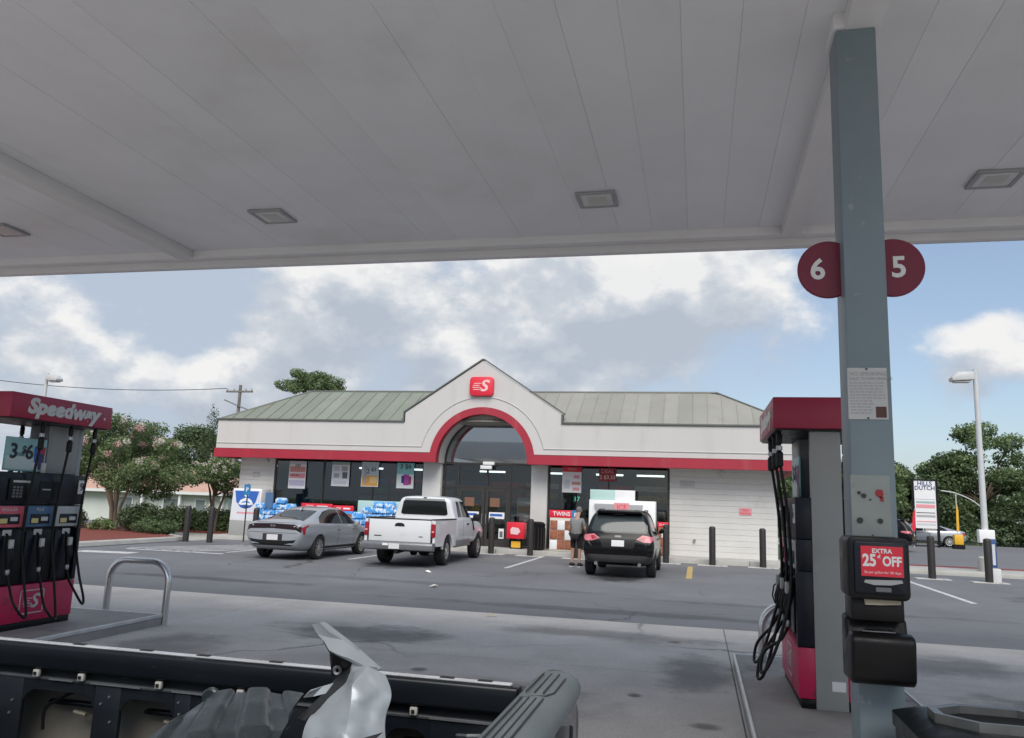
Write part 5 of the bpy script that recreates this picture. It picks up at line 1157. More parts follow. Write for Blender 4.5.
CHROME = mat('chrome', (0.7, 0.7, 0.7), 0.12, 1.0); RIMS = mat('rim_silver', (0.70, 0.70, 0.71), 0.3, 0.9); RIMD = mat('rim_dark', (0.10, 0.10, 0.105), 0.3, 0.8)
TAIL = mat('tail_lamp_red', (0.30, 0.008, 0.018), 0.2, coat=0.2); TAILP = mat('tail_lamp_pink', (0.55, 0.14, 0.17), 0.25, coat=0.1); DKR = mat('tail_lamp_smoked', (0.014, 0.004, 0.005), 0.18, spec=.35, coat=0.1)
CLAD = mat('grey_cladding', (0.028, 0.028, 0.031), 0.55, var=0.1); PLATE = mat('licence_plate', (0.66, 0.66, 0.66), 0.5); BUMPG = mat('bumper_grey', (0.20, 0.205, 0.215), 0.4, 0.4, var=0.12, vscale=5)
TRIMD = mat('trim_dark', (0.010, 0.010, 0.011), 0.5, spec=0.3)

def sedan(label, loc, rz):
    t = thing('sedan_car', label, 'car', loc, rz)
    S = [(-2.46,.44,.60,.74,.62,.70,.86,.55,.96), (-2.42,.36,.72,.84,.62,.80,.95,.62,1.03), (-2.25,.28,.80,.90,.62,.86,1.00,.66,1.075), (-1.9,.24,.84,.92,.62,.88,1.0,.66,1.12), (-1.45,.22,.86,.93,.62,.89,.99,.64,1.22),
         (-.9,.21,.88,.93,.62,.89,.975,.61,1.385), (-.3,.20,.89,.93,.62,.89,.965,.60,1.47), (.3,.20,.89,.93,.62,.885,.95,.60,1.475), (.75,.20,.89,.93,.62,.88,.94,.60,1.40), (1.2,.21,.88,.925,.62,.87,.93,.62,1.16),
         (1.45,.22,.87,.92,.62,.86,.91,.64,1.02), (2.0,.24,.84,.90,.6,.82,.82,.62,.90), (2.32,.28,.76,.84,.56,.74,.70,.55,.76), (2.44,.34,.62,.72,.52,.60,.60,.45,.64)]
    wr = .335; cut = [(y, wr, .385, s*.62, s*1.2) for y in (-1.42, 1.43) for s in (-1, 1)]
    me = loft(S, cut); me.materials.append(SILVER); body = link('body', me, t); bv = bvh_of(me)
    for y in (-1.42, 1.43):
        for s in (-1, 1): wheel(t, s*.805, y, wr, .225, .235, 10, RIMS, s)
    decal(bv, [(-.62, -1.95), (.62, -1.95), (.56, -1.45), (.50, -.92), (-.50, -.92), (-.56, -1.45)], 'z', 1, 'rear_window', CARGLASS, body)
    decal(bv, [(.50, .72), (.56, 1.12), (-.56, 1.12), (-.50, .72)], 'z', 1, 'windscreen', CARGLASS, body)
    decal(bv, [(-1.40, 1.02), (.02, .985), (.05, 1.40), (-.35, 1.405), (-.8, 1.33), (-1.2, 1.17)], 'x', 1, 'side_window', CARGLASS, body, both=True)
    decal(bv, [(.07, .985), (1.02, .97), (.72, 1.25), (.45, 1.38), (.10, 1.40)], 'x', 1, 'side_window', CARGLASS, body, both=True)
    # tail lamp bar wrapping the tail
    decal(bv, [(-.84, .76), (-.70, .84), (0, .87), (.70, .84), (.84, .76), (.82, .93), (.6, .985), (0, 1.0), (-.6, .985), (-.82, .93)], 'y', -1, 'tail_bar', DKR, body, step=.05)
    decal(bv, [(-2.38, .90), (-2.12, .97), (-2.02, .955), (-2.10, .93), (-2.22, .88), (-2.26, .72), (-2.33, .72)], 'x', 1, 'tail_lamp', TAIL, body, off=.008, both=True, step=.05)
    decal(bv, [(-.63, .47), (.63, .47), (.72, .57), (.45, .545), (-.45, .545), (-.72, .57)], 'y', -1, 'diffuser', TRIMD, body, step=.05)
    decal(bv, [(-.58, .40), (.58, .40), (.62, .47), (-.62, .47)], 'y', -1, 'lower_grille', TRIMD, body, step=.05)
    for s in (-1, 1): MB().box(s*.52-.13, s*.52+.13, -2.46, -2.38, .43, .475).build('exhaust_trim', CHROME, body, bevel=.01)
    decal(bv, [(-.17, .55), (.17, .55), (.17, .70), (-.17, .70)], 'y', -1, 'licence_plate', PLATE, body, off=.012, step=.1)
    decal(bv, [(-.30, .53), (.30, .53), (.30, .72), (-.30, .72)], 'y', -1, 'plate_recess', CLAD, body, off=.006, step=.1)
    decal(bv, [(-1.0, .30), (1.0, .30), (1.0, .36), (-1.0, .36)], 'x', 1, 'sill_trim', TRIMD, body, both=True)
    for y in (-.28, .72):
        for s in (-1, 1): MB().box(s*.925-.012, s*.925+.012, y-.10, y+.10, .83, .855).build('door_handle', SILVER, body, bevel=.006)
    for s in (-1, 1): MB().prism([(s*.88, .92), (s*1.04, .95), (s*1.05, 1.06), (s*.93, 1.06)], 'y', .82, .95).build('mirror', SILVER, body, bevel=.02)
    decal(bv, [(-.30, .40), (-.285, .40), (-.245, .95), (-.26, .95)], 'x', 1, 'door_seam', TRIMD, body, both=True, off=.002, step=.1); decal(bv, [(.80, .40), (.812, .40), (.88, .92), (.868, .92)], 'x', 1, 'door_seam', TRIMD, body, both=True, off=.002, step=.1)
    MB().prism([(-1.02, 1.35), (-.80, 1.42), (-.80, 1.44), (-.98, 1.44)], 'x', -.015, .015).build('roof_antenna', SILVER, body, bevel=.004)
    decal(bv, [(-.62, 1.02), (.62, 1.02), (.62, 1.028), (-.62, 1.028)], 'y', -1, 'boot_seam', TRIMD, body, off=.003)
    decal(bv, [(-.78, .745), (.78, .745), (.78, .753), (-.78, .753)], 'y', -1, 'bumper_seam', TRIMD, body, off=.003)
    text('KIA', 'badge', CHROME, .07, (0, -2.475, .935), FRONT, body, ext=.002, wid=1.4)
    return t
def suv(label, loc, rz):
    t = thing('hatchback_car', label, 'car', loc, rz)
    S = [(-2.29,.44,.68,.82,.62,.80,.76,.66,.84), (-2.25,.38,.76,.88,.62,.86,.92,.76,1.0), (-2.15,.34,.82,.915,.66,.885,1.03,.79,1.14), (-2.02,.32,.84,.925,.68,.885,1.07,.76,1.38), (-1.86,.30,.86,.925,.7,.885,1.085,.71,1.62),
         (-1.62,.29,.87,.925,.7,.885,1.085,.68,1.70), (-1.0,.27,.88,.925,.7,.89,1.07,.665,1.725), (-.2,.26,.88,.925,.7,.89,1.06,.665,1.73), (.4,.26,.88,.925,.7,.885,1.05,.665,1.70), (.85,.26,.88,.925,.7,.88,1.04,.66,1.54), (1.25,.27,.87,.92,.68,.87,1.02,.66,1.22),
         (1.45,.28,.86,.915,.66,.86,1.0,.66,1.10), (2.0,.30,.82,.89,.64,.82,.90,.62,.98), (2.20,.34,.74,.82,.6,.74,.80,.55,.86), (2.28,.40,.60,.70,.56,.6,.68,.45,.72)]
    wr = .355; cut = [(y, wr, .41, s*.60, s*1.2) for y in (-1.35, 1.34) for s in (-1, 1)]
    me = loft(S, cut); me.materials.append(BLACKP); body = link('body', me, t); bv = bvh_of(me)
    for y in (-1.35, 1.34):
        for s in (-1, 1): wheel(t, s*.80, y, wr, .235, .235, 5, RIMD, s)
    decal(bv, [(-.66, 1.16), (.66, 1.16), (.70, 1.24), (.62, 1.52), (.56, 1.57), (-.56, 1.57), (-.62, 1.52), (-.70, 1.24)], 'y', -1, 'rear_window', mat('suv_rear_glass', (0.035, 0.045, 0.047), 0.06, spec=.5), body, off=.008, step=.05)
    decal(bv, [(-.72, 1.13), (.72, 1.13), (.76, 1.24), (.67, 1.56), (.58, 1.61), (-.58, 1.61), (-.67, 1.56), (-.76, 1.24)], 'y', -1, 'window_surround', CARGLASS, body, off=.004, step=.05)
    decal(bv, [(-1.75, 1.30), (-1.25, 1.12), (.02, 1.10), (.0, 1.60), (-1.0, 1.61), (-1.55, 1.56)], 'x', 1, 'side_window', CARGLASS, body, both=True)
    decal(bv, [(.06, 1.10), (1.0, 1.08), (.72, 1.38), (.45, 1.58), (.05, 1.60)], 'x', 1, 'side_window', CARGLASS, body, both=True)
    for s in (-1, 1):
        decal(bv, [(s*.47, .985), (s*.62, 1.095), (s*.85, 1.06), (s*.885, .985), (s*.83, .915), (s*.66, .92)], 'y', -1, 'tail_lamp', TAILP, body, off=.010, step=.04)
        decal(bv, [(s*.50, .985), (s*.63, 1.06), (s*.70, 1.04), (s*.66, .95)], 'y', -1, 'tail_lamp_inner', TAIL, body, off=.014, step=.04)
        decal(bv, [(s*.70, .60), (s*.84, .60), (s*.84, .66), (s*.72, .65)], 'y', -1, 'reflector', DKR, body, off=.008, step=.04)
        MB().prism([(s*.87, 1.06), (s*1.04, 1.08), (s*1.07, 1.20), (s*.96, 1.22), (s*.90, 1.15)], 'y', .78, .92).build('mirror', BLACKP, body, bevel=.02)
        MB().tube([(s*.60, -1.35, 1.68), (s*.61, -1.2, 1.715), (s*.61, .05, 1.715), (s*.60, .2, 1.68)], .014, 8).build('roof_rail', TRIMD, body, smooth=True)
    decal(bv, [(-2.15, 1.06), (-1.85, 1.08), (-1.72, 1.03), (-1.95, .96), (-2.15, .93)], 'x', 1, 'tail_lamp', TAILP, body, off=.008, both=True, step=.05)
    decal(bv, [(-.82, .40), (.82, .40), (.88, .56), (.70, .585), (-.70, .585), (-.88, .56)], 'y', -1, 'bumper_cladding', CLAD, body, off=.008, step=.05)
    decal(bv, [(-.16, .80), (.16, .80), (.16, .95), (-.16, .95)], 'y', -1, 'licence_plate', PLATE, body, off=.022, step=.1)
    text('724 DTK', 'plate_text', GREYP, .07, (0, -2.292, .875), FRONT, body, ext=.001)
    decal(bv, [(-.40, .76), (.40, .76), (.46, .985), (-.46, .985)], 'y', -1, 'plate_recess', TRIMD, body, off=.006, step=.1)
    decal(bv, [(-.07, 1.02), (.07, 1.02), (.09, 1.045), (.07, 1.07), (-.07, 1.07), (-.09, 1.045)], 'y', -1, 'badge', RIMD, body, off=.012)
    MB().prism([(-.60, 1.63), (.60, 1.63), (.55, 1.70), (-.55, 1.70)], 'y', -2.02, -1.72).build('spoiler', BLACKP, body, bevel=.015)
    MB().box(-.14, .14, -1.99, -1.975, 1.595, 1.615).build('brake_light', DKR, body)
    MB().tube([(.02, -2.10, 1.19), (.18, -2.09, 1.185), (.36, -2.06, 1.20)], .016, 6).build('wiper', TRIMD, body)
    decal(bv, [(-.80, .735), (.80, .735), (.80, .745), (-.80, .745)], 'y', -1, 'hatch_seam', TRIMD, body, off=.004)
    for s in (-1, 1): MB().lathe([(.045, -2.30), (.045, -2.15)], 12, (s*.55, 0, .36), 'y').build('exhaust', CHROME, body, smooth=True)
    for y in (-.4, .55):
        for s in (-1, 1): MB().box(s*.925-.012, s*.925+.014, y-.10, y+.10, .93, .96).build('door_handle', BLACKP, body, bevel=.006)
    decal(bv, [(-1.0, .28), (1.0, .28), (1.0, .40), (-1.0, .40)], 'x', 1, 'sill_cladding', CLAD, body, both=True)
    return t
def pickup(label, loc, rz):
    t = thing('pickup_truck', label, 'pickup', loc, rz); RA, FA = -1.765, 1.765; wr = .395
    S = [(-.99,.60,.88,.95,.85,.92,1.26,.72,1.82), (-.955,.52,.95,.99,.85,.96,1.27,.76,1.875), (-.80,.50,.96,1.0,.85,.965,1.27,.77,1.90), (-.3,.48,.96,1.0,.85,.965,1.27,.77,1.915), (.2,.48,.96,1.0,.85,.965,1.26,.77,1.91), (.62,.48,.96,1.0,.85,.96,1.25,.76,1.83), (1.0,.48,.96,1.0,.85,.955,1.22,.75,1.45),
         (1.18,.48,.96,1.0,.85,.95,1.20,.74,1.27), (1.6,.48,.95,.995,.85,.94,1.17,.72,1.22), (2.3,.50,.92,.97,.8,.90,1.10,.66,1.15), (2.62,.52,.84,.90,.76,.82,.99,.6,1.04), (2.76,.56,.70,.78,.7,.70,.85,.5,.9)]
    me = loft(S, [(FA, wr, .47, s*.60, s*1.2) for s in (-1, 1)]); me.materials.append(WHITEC); cab = link('cab', me, t); bv = bvh_of(me)
    bed = thing_part = MB()
    # bed sides with arched wheel openings
    ar = circ(RA, wr, .475, 172, 8, 18)
    prof = [(-3.02, .66), (-3.02, 1.235), (-1.0, 1.255), (-1.0, .50), (ar[-1][0], .50)]+ar[::-1]+[(ar[0][0], .55), (-2.9, .56)]
    for s in (-1, 1):
        o = ngon_side(prof, s*.93, s*1.0, 'bed_side', WHITEC, t)
        MB().box(min(s*.88, s*1.005), max(s*.88, s*1.005), -3.0, -1.0, 1.25, 1.285).build('bed_rail', TRIMD, t, bevel=.008)
        MB().prism([(RA-.47, .80), (RA+.47, .80), (RA+.40, 1.0), (RA-.40, 1.0)], 'x', min(s*.62, s*.925), max(s*.62, s*.925)).build('wheel_housing', TRIMD, t)
        l = MB().box(min(s*.885, s*1.004), max(s*.885, s*1.004), -3.055, -2.97, .80, 1.16).build('tail_lamp', TAIL, t, bevel=.025)
        MB().box(min(s*.91, s*.98), max(s*.91, s*.98), -3.060, -3.056, .93, .975).build('reverse_lens', PINKP, l)
        MB().box(min(s*.90, s*1.01), max(s*.90, s*1.01), -1.0+.02, .62, .46, .66).build('rocker_panel', BUMPG, t, bevel=.02)
        MB().prism([(s*.97, 1.18), (s*1.22, 1.20), (s*1.23, 1.42), (s*1.02, 1.40)], 'y', .82, .94).build('mirror', TRIMD, t, bevel=.03)
        for y in (.30,): MB().box(s*1.0-.012, s*1.0+.018, y-.11, y+.11, 1.08, 1.13).build('door_handle', TRIMD, t, bevel=.008)
    MB().box(-.925, .925, -2.95, -1.0, .78, .82).build('bed_floor', TRIMD, t)
    MB().box(-.925, .925, -1.05, -1.0, .82, 1.25).build('bed_front', WHITEC, t)
    tg = MB().box(-.875, .875, -3.035, -2.965, .66, 1.245).build('tailgate', WHITEC, t, bevel=.014)
    MB().box(-.88, .88, -3.04, -2.96, 1.246, 1.275).build('tailgate_cap', TRIMD, tg, bevel=.008)
    MB().prism([(-.145+.0, 1.07), (.145, 1.07), (.12, 1.135), (.05, 1.16), (-.05, 1.16), (-.12, 1.135)], 'y', -3.05, -3.036).build('handle', TRIMD, tg, bevel=.006)
    MB().prism([(-.72, .79), (-.52, .79), (-.50, .815), (-.70, .815)], 'y', -3.042, -3.036).build('badge', TRIMD, tg); MB().prism([(.55, .80), (.66, .80), (.66, .82), (.55, .82)], 'y', -3.042, -3.036).build('badge', TRIMD, tg)
    bp = MB().prism([(-3.20, .46), (-3.05, .43), (-2.95, .45), (-2.95, .655), (-3.17, .655), (-3.21, .60)], 'x', -.99, .99).build('rear_bumper', BUMPG, t, bevel=.02)
    MB().box(-.22, .08, -3.225, -3.212, .48, .62).build('licence_plate', PLATE, bp); MB().box(-.40, -.24, -3.222, -3.212, .56, .62).build('bumper_sticker', WHITEP, bp)
    MB().tube([(0, -3.25, .40), (0, -3.05, .40), (0, -2.6, .42)], .05, 8).build('tow_hitch', TRIMD, t); MB().box(-.5, .5, -2.9, -2.7, .42, .55).build('frame_rail', TRIMD, t)
    MB().tube([(-.8, RA, wr), (.8, RA, wr)], .07, 8).build('axle', TRIMD, t); MB().lathe([(.05, -.12), (.16, -.06), (.16, .06), (.05, .12)], 12, (0, RA, wr), 'x').build('differential', TRIMD, t)
    for y in (RA, FA):
        for s in (-1, 1): wheel(t, s*.84, y, wr, .27, .225, 6, RIMS, s)
    decal(bv, [(-.66, 1.36), (.66, 1.36), (.72, 1.40), (.66, 1.72), (.60, 1.77), (-.60, 1.77), (-.66, 1.72), (-.72, 1.40)], 'y', -1, 'rear_window', CARGLASS, cab, off=.012, step=.06)
    decal(bv, [(-.66, 1.74), (.66, 1.74), (.60, 1.83), (-.60, 1.83)], 'y', -1, 'window_header', mat('header_grey', (0.25, 0.26, 0.25), 0.4), cab, off=.010, step=.06)
    decal(bv, [(-.62, 1.32), (-.25, 1.32), (-.28, 1.77), (-.52, 1.77)], 'x', 1, 'side_window', CARGLASS, cab, both=True, off=.008)
    decal(bv, [(-.10, 1.32), (.92, 1.30), (.55, 1.72), (.42, 1.77), (-.12, 1.78)], 'x', 1, 'side_window', CARGLASS, cab, both=True, off=.008)
    decal(bv, [(-.185, .60), (-.17, .60), (-.17, 1.85), (-.185, 1.85)], 'x', 1, 'door_seam', TRIMD, cab, both=True, off=.003); decal(bv, [(.98, .60), (.995, .60), (.995, 1.25), (.98, 1.25)], 'x', 1, 'door_seam', TRIMD, cab, both=True, off=.003)
    for s in (1,): MB().tube([(1.005, .62, 1.28), (1.018, .78, 1.16), (1.02, .98, .92)], .022, 6).build('hanging_belt', TRIMD, t)
    MB().box(-.05, .05, -.99, -.965, 1.845, 1.87).build('brake_light', DKR, cab)
    return t
def ngon_side(prof, x0, x1, name, m, parent):
    bm = bmesh.new(); f = bm.faces.new([bm.verts.new((x0, y, z)) for y, z in prof])
    r = bmesh.ops.extrude_face_region(bm, geom=[f]); bmesh.ops.translate(bm, vec=(x1-x0, 0, 0), verts=[v for v in r['geom'] if isinstance(v, bmesh.types.BMVert)])
    bmesh.ops.recalc_face_normals(bm, faces=bm.faces)
    ed = [e for e in bm.edges if len(e.link_faces) == 2 and e.calc_face_angle(0) > R(60)]; bmesh.ops.bevel(bm, geom=ed, offset=.015, segments=2, affect='EDGES', clamp_overlap=True)
    bmesh.ops.triangulate(bm, faces=[f for f in bm.faces if len(f.verts) > 4])
    me = bpy.data.meshes.new(name); bm.to_mesh(me); bm.free(); me.materials.append(m); me.shade_smooth(); me.set_sharp_from_angle(angle=R(35)); return link(name, me, parent)
sedan('grey sedan with black rear light bar parked left of the white pickup', (-11.42, 22.75, 0), R(-1))
pickup('white extended cab pickup truck parked nose in at the store entrance', (-7.86, 23.5, 0), R(1))
suv('black compact hatchback parked before the large ice freezer', (-1.98, 23.0, 0), 0)
c1 = suv('dark car with red tail lamps half hidden by the column, beyond the road kerb', (9.1, 47.5, 0), R(70))
c2 = sedan('low grey car parked beyond the road under the directory sign', (14.3, 57.6, 0), R(90))

# ------------------------------------------------------------------ person beside the hatchback
def skin_mesh(verts, edges, radii, root=0, lv=2):
    me = bpy.data.meshes.new('skin'); me.from_pydata(verts, edges, []); o = bpy.data.objects.new('tmp', me); COL.objects.link(o)
    m = o.modifiers.new('k', 'SKIN'); m.use_smooth_shade = True; m.branch_smoothing = .3
    for i, r in enumerate(radii):
        rr = r if isinstance(r, tuple) else (r, r); me.skin_vertices[0].data[i].radius = rr
    me.skin_vertices[0].data[root].use_root = True
    s = o.modifiers.new('s', 'SUBSURF'); s.levels = lv; s.render_levels = lv
    dg = bpy.context.evaluated_depsgraph_get(); out = bpy.data.meshes.new_from_object(o.evaluated_get(dg)); bpy.data.objects.remove(o); out.materials.clear(); out.shade_smooth(); return out
def person():
    t = thing('person', 'man in grey T-shirt and black shorts standing beside the black hatchback', 'person', (-3.52, 23.9, 0), R(-12))
    SKIN = mat('skin', (0.42, 0.24, 0.17), 0.55, var=0.06)
    # local frame: facing +y, slightly stooped over something held in front
    J = {'pel': (0, 0, .93), 'wai': (0, .01, 1.06), 'che': (0, .05, 1.26), 'nek': (0, .11, 1.45), 'hd0': (0, .16, 1.53), 'hd1': (0, .20, 1.62), 'hd2': (0, .215, 1.70),
         'shL': (-.17, .07, 1.38), 'elL': (-.25, .05, 1.10), 'wrL': (-.23, .17, .90), 'haL': (-.225, .20, .82),
         'shR': (.17, .07, 1.38), 'elR': (.24, .09, 1.10), 'wrR': (.20, .25, .96), 'haR': (.19, .29, .90),
         'hiL': (-.095, 0, .88), 'knL': (-.11, .03, .50), 'anL': (-.115, -.02, .10), 'toL': (-.13, .13, .04), 'hiR': (.095, 0, .88), 'knR': (.10, .05, .50), 'anR': (.11, .0, .10), 'toR': (.13, .15, .04)}
    rd = {'pel': (.15, .115), 'wai': (.155, .12), 'che': (.165, .12), 'nek': .055, 'hd0': .065, 'hd1': (.078, .095), 'hd2': (.066, .082), 'shL': .062, 'elL': .042, 'wrL': .030, 'haL': (.034, .02), 'shR': .062, 'elR': .042, 'wrR': .030, 'haR': (.034, .02),
          'hiL': .088, 'knL': .058, 'anL': .038, 'toL': .03, 'hiR': .088, 'knR': .058, 'anR': .038, 'toR': .03}
    K = list(J); E = [('pel', 'wai'), ('wai', 'che'), ('che', 'nek'), ('nek', 'hd0'), ('hd0', 'hd1'), ('hd1', 'hd2'), ('che', 'shL'), ('shL', 'elL'), ('elL', 'wrL'), ('wrL', 'haL'), ('che', 'shR'), ('shR', 'elR'), ('elR', 'wrR'), ('wrR', 'haR'),
                      ('pel', 'hiL'), ('hiL', 'knL'), ('knL', 'anL'), ('anL', 'toL'), ('pel', 'hiR'), ('hiR', 'knR'), ('knR', 'anR'), ('anR', 'toR')]
    me = skin_mesh([J[k] for k in K], [(K.index(a), K.index(b)) for a, b in E], [rd[k] for k in K]); me.materials.append(SKIN); body = link('body', me, t)
    def sub(keys, edges, grow, name, m, over={}):
        V = [over.get(k, J[k]) for k in keys]; q = skin_mesh(V, [(keys.index(a), keys.index(b)) for a, b in edges], [tuple(x*grow for x in (rd[k] if isinstance(rd[k], tuple) else (rd[k],)*2)) for k in keys]); q.materials.append(m); return link(name, q, t)
    sub(['pel', 'wai', 'che', 'shL', 'elL', 'shR', 'elR'], [('pel', 'wai'), ('wai', 'che'), ('che', 'shL'), ('shL', 'elL'), ('che', 'shR'), ('shR', 'elR')], 1.2, 'shirt', mat('shirt_grey', (0.20, 0.20, 0.195), 0.9, var=0.1, vscale=8, bump=.2, bscale=30),
        {'elL': (-.235, .055, 1.16), 'elR': (.225, .08, 1.16), 'pel': (0, 0, .83)})
    sub(['pel', 'hiL', 'knL', 'hiR', 'knR'], [('pel', 'hiL'), ('hiL', 'knL'), ('pel', 'hiR'), ('hiR', 'knR')], 1.13, 'shorts', mat('shorts_black', (0.012, 0.012, 0.013), 0.9), {'knL': (-.11, .03, .50), 'knR': (.105, .045, .50)})
    # hair cap, ears, nose
    hb = MB().lathe([(.001, .095), (.05, .085), (.079, .05), (.09, .0), (.084, -.045), (.06, -.06)], 16); me = hb.mesh('hair', smooth=True); me.transform(Matrix.Translation((0, .195, 1.665)) @ Matrix.Rotation(R(14), 4, 'X') @ Matrix.Diagonal((.98, 1.15, 1, 1))); me.materials.append(mat('hair_grey', (0.16, 0.15, 0.14), 0.9, var=.2, vscale=40)); link('hair', me, t)
    for s in (-1, 1): MB().tube([(s*.084, .19, 1.655), (s*.093, .185, 1.63), (s*.084, .195, 1.60)], [.008, .014, .007], 6).build('ear', SKIN, t, smooth=True)
    MB().tube([(0, .292, 1.655), (0, .315, 1.625), (0, .298, 1.612)], [.008, .014, .01], 6).build('nose', SKIN, t, smooth=True)
    for s, hx, hy, hz in ((-1, -.225, .20, .82), (1, .19, .29, .90)):
        f = MB()
        for k in range(4): f.tube([(hx+(k-1.5)*.019, hy+.005, hz-.01), (hx+(k-1.5)*.020, hy+.018, hz-.055-(.008 if k in (1, 2) else 0)), (hx+(k-1.5)*.019, hy+.004, hz-.088-(.010 if k in (1, 2) else 0))], [.0095, .009, .007], 6)
        f.tube([(hx-s*.03, hy+.01, hz+.03), (hx-s*.052, hy+.03, hz-.005), (hx-s*.05, hy+.035, hz-.035)], [.011, .010, .008], 6)
        f.build('fingers', SKIN, t, smooth=True)
    for s, x, y in ((-1, -.125, .05), (1, .12, .07)):
        P = [(y-.13, .0), (y+.17, 0), (y+.17, .045), (y+.10, .075), (y+.0, .105), (y-.10, .115), (y-.135, .06)]
        MB().prism(P, 'x', x-.05, x+.05).build('shoe', BLACK, t, bevel=.014); MB().prism([(y-.135, -.004), (y+.175, -.004), (y+.175, .018), (y-.135, .018)], 'x', x-.052, x+.052).build('sole', WHITEP, t)
person()

# ------------------------------------------------------------------ open truck bed in the foreground
o = (-1.4, 1.3, 0)
tb = thing('open_truck_bed', 'dark open pickup bed with scraped rail and grey tailgate cap in the foreground', 'truck bed', o)
BEDM = mat('bed_navy', (0.006, 0.008, 0.011), 0.36, var=0.3, vscale=5, rvar=0.1, spec=0.35, dirt=(0.13, 0.14, 0.15), dscale=22, dlo=0.63, dhi=0.74, stretch=(0.22, 1, 1.8))
BEDX = mat('bed_outer_skin', (0.20, 0.185, 0.155), 0.6, var=0.2, vscale=3)
RAILT = mat('rail_top_highlight', (0.62, 0.63, 0.65), 0.25, 0.5, var=0.2, vscale=6, rvar=0.15)  # pale colour puts the sky's reflection into the rail's top strip
TGC = mat('tailgate_cap_grey', (0.115, 0.135, 0.14), 0.5, var=0.1, vscale=8, bump=0.15, bscale=120)
TX0, TX1 = -3.2, -0.43
for y0, y1, s in ((2.0, 2.20, 1), (0.42, 0.62, -1)):
    iy = y0 if s > 0 else y1; oy = y1 if s > 0 else y0
    def yy(d): return iy+s*d
    def ybox(a, b, x0, x1, z0, z1): return MB(o).box(x0, x1, min(yy(a), yy(b)), max(yy(a), yy(b)), z0, z1)
    r = ybox(0, .055, TX0, TX1, 1.286, 1.350).build('rail', BEDM, tb, bevel=.008, seg=3)
    ybox(.056, .165, TX0, TX1, 1.27, 1.325).build('rail_shoulder', BEDM, tb, bevel=.015)
    ybox(.010, .032, TX0, TX1-.02, 1.3505, 1.356).build('rail_highlight', RAILT, r, bevel=.002, seg=1)
    for k, x in enumerate((-1.72, -1.50, -1.32, -1.10, -.62, -.52)): ybox(.016, .032, x-.018, x+.018, 1.3562, 1.358).build('rail_slot', TRIMD, r)
    ybox(.03, .05, TX0, TX1, 1.262, 1.284).build('rail_return', BEDM, tb)
    ybox(.018, .052, TX0, TX1, 1.252, 1.2615).build('ledge', mat('ledge_grey', (0.07, 0.075, 0.08), 0.4, .4, var=.3, vscale=10), tb, bevel=.003)
    for a, b in ((-1.80, -1.72), (-1.66, -1.50), (-1.40, -1.24), (-1.15, -.95), (-.66, -.50)): ybox(.012, .0175, a, b, 1.2555, 1.2595).build('bright_strip', ALU, tb)
    for x in (-1.84, -1.69, -1.44, -1.19, -.70):
        q = ybox(.004, .016, x-.010, x+.010, 1.262, 1.282).build('clip', mat('clip_grey', (0.36, 0.35, 0.32), 0.5), tb, bevel=.003); ybox(0.0, .0035, x-.004, x+.004, 1.268, 1.276).build('clip_hole', TRIMD, q)
    # inner skin with cut-outs
    edges_ = [TX0, -2.35, -2.10, -1.88, -1.655, -1.56, -1.40, -1.36, -1.20, -0.74, -0.60, TX1]
    for a, b in ((TX0, -2.35), (-2.1, -1.89), (-1.65, -1.565), (-1.395, -1.345), (-1.20, -.78), (-.66, TX1)): ybox(.02, .035, a, b, .80, 1.2515).build('inner_skin', BEDM, tb, bevel=.004)
    for a, b in ((-2.35, -2.1), (-1.89, -1.65), (-1.565, -1.395), (-1.345, -1.20), (-.78, -.66)):
        ybox(.0215, .034, a, b, 1.225, 1.2515).build('inner_skin', BEDM, tb); ybox(.0215, .034, a, b, .80, 1.02).build('inner_skin', BEDM, tb)
        w = b-a; c = .035
        for (p, q) in ((a, 1), (b, -1)): MB(o).prism([(p, 1.2248), (p+q*c, 1.2248), (p+q*c*.4, 1.2248-c*.35), (p, 1.2248-c)], 'y', min(yy(.022), yy(.0335)), max(yy(.022), yy(.0335))).build('corner_web', BEDM, tb)
        ybox(.10, .125, a+.02, b-.02, 1.165, 1.178).build('stiffener', BEDM, tb, bevel=.004)
        MB(o).tube([(a+.35*w+.04, yy(.09), 1.155), (a+.35*w+.085, yy(.085), 1.152)], .007, 8).build('bracket_pin', mat('pin_brass', (0.30, 0.27, 0.20), 0.4, .6), tb)
    for x, z in ((-1.625, 1.205), (-1.59, 1.16), (-1.60, 1.225), (-1.375, 1.20), (-1.37, 1.12), (-1.92, 1.19), (-1.925, 1.155), (-1.42+.04, 1.23)):
        MB(o).lathe([(.0032, min(yy(.016), yy(.0195))), (.0032, max(yy(.016), yy(.0195)))], 8, (x, 0, z), 'y').build('rivet', ALU, tb)
    outp = ybox(.165, .19, TX0, TX1+.02, .62, 1.31).build('outer_panel', BEDM, tb, bevel=.01)
    ybox(.150, .164, TX0, TX1-.12, .66, 1.265).build('primed_skin', BEDX, tb)
MB(o).tube(hose_pts([(-1.86, 2.08, 1.10), (-1.85, 2.07, 1.16), (-1.79, 2.07, 1.20), (-1.73, 2.07, 1.225), (-1.69, 2.07, 1.235)], 5), .005, 6).build('wire_loom', BLACK, tb, smooth=True)
MB(o).box(TX0, -.41, .66, 1.99, .74, .80).build('bed_floor', BEDM, tb)
for k in range(9): MB(o).box(TX0, -.42, .72+k*.14, .78+k*.14, .801, .812).build('floor_rib', BEDM, tb)
MB(o).box(TX0-.05, TX0-.002, .44, 2.18, .74, 1.34).build('bulkhead', BEDM, tb, bevel=.01)
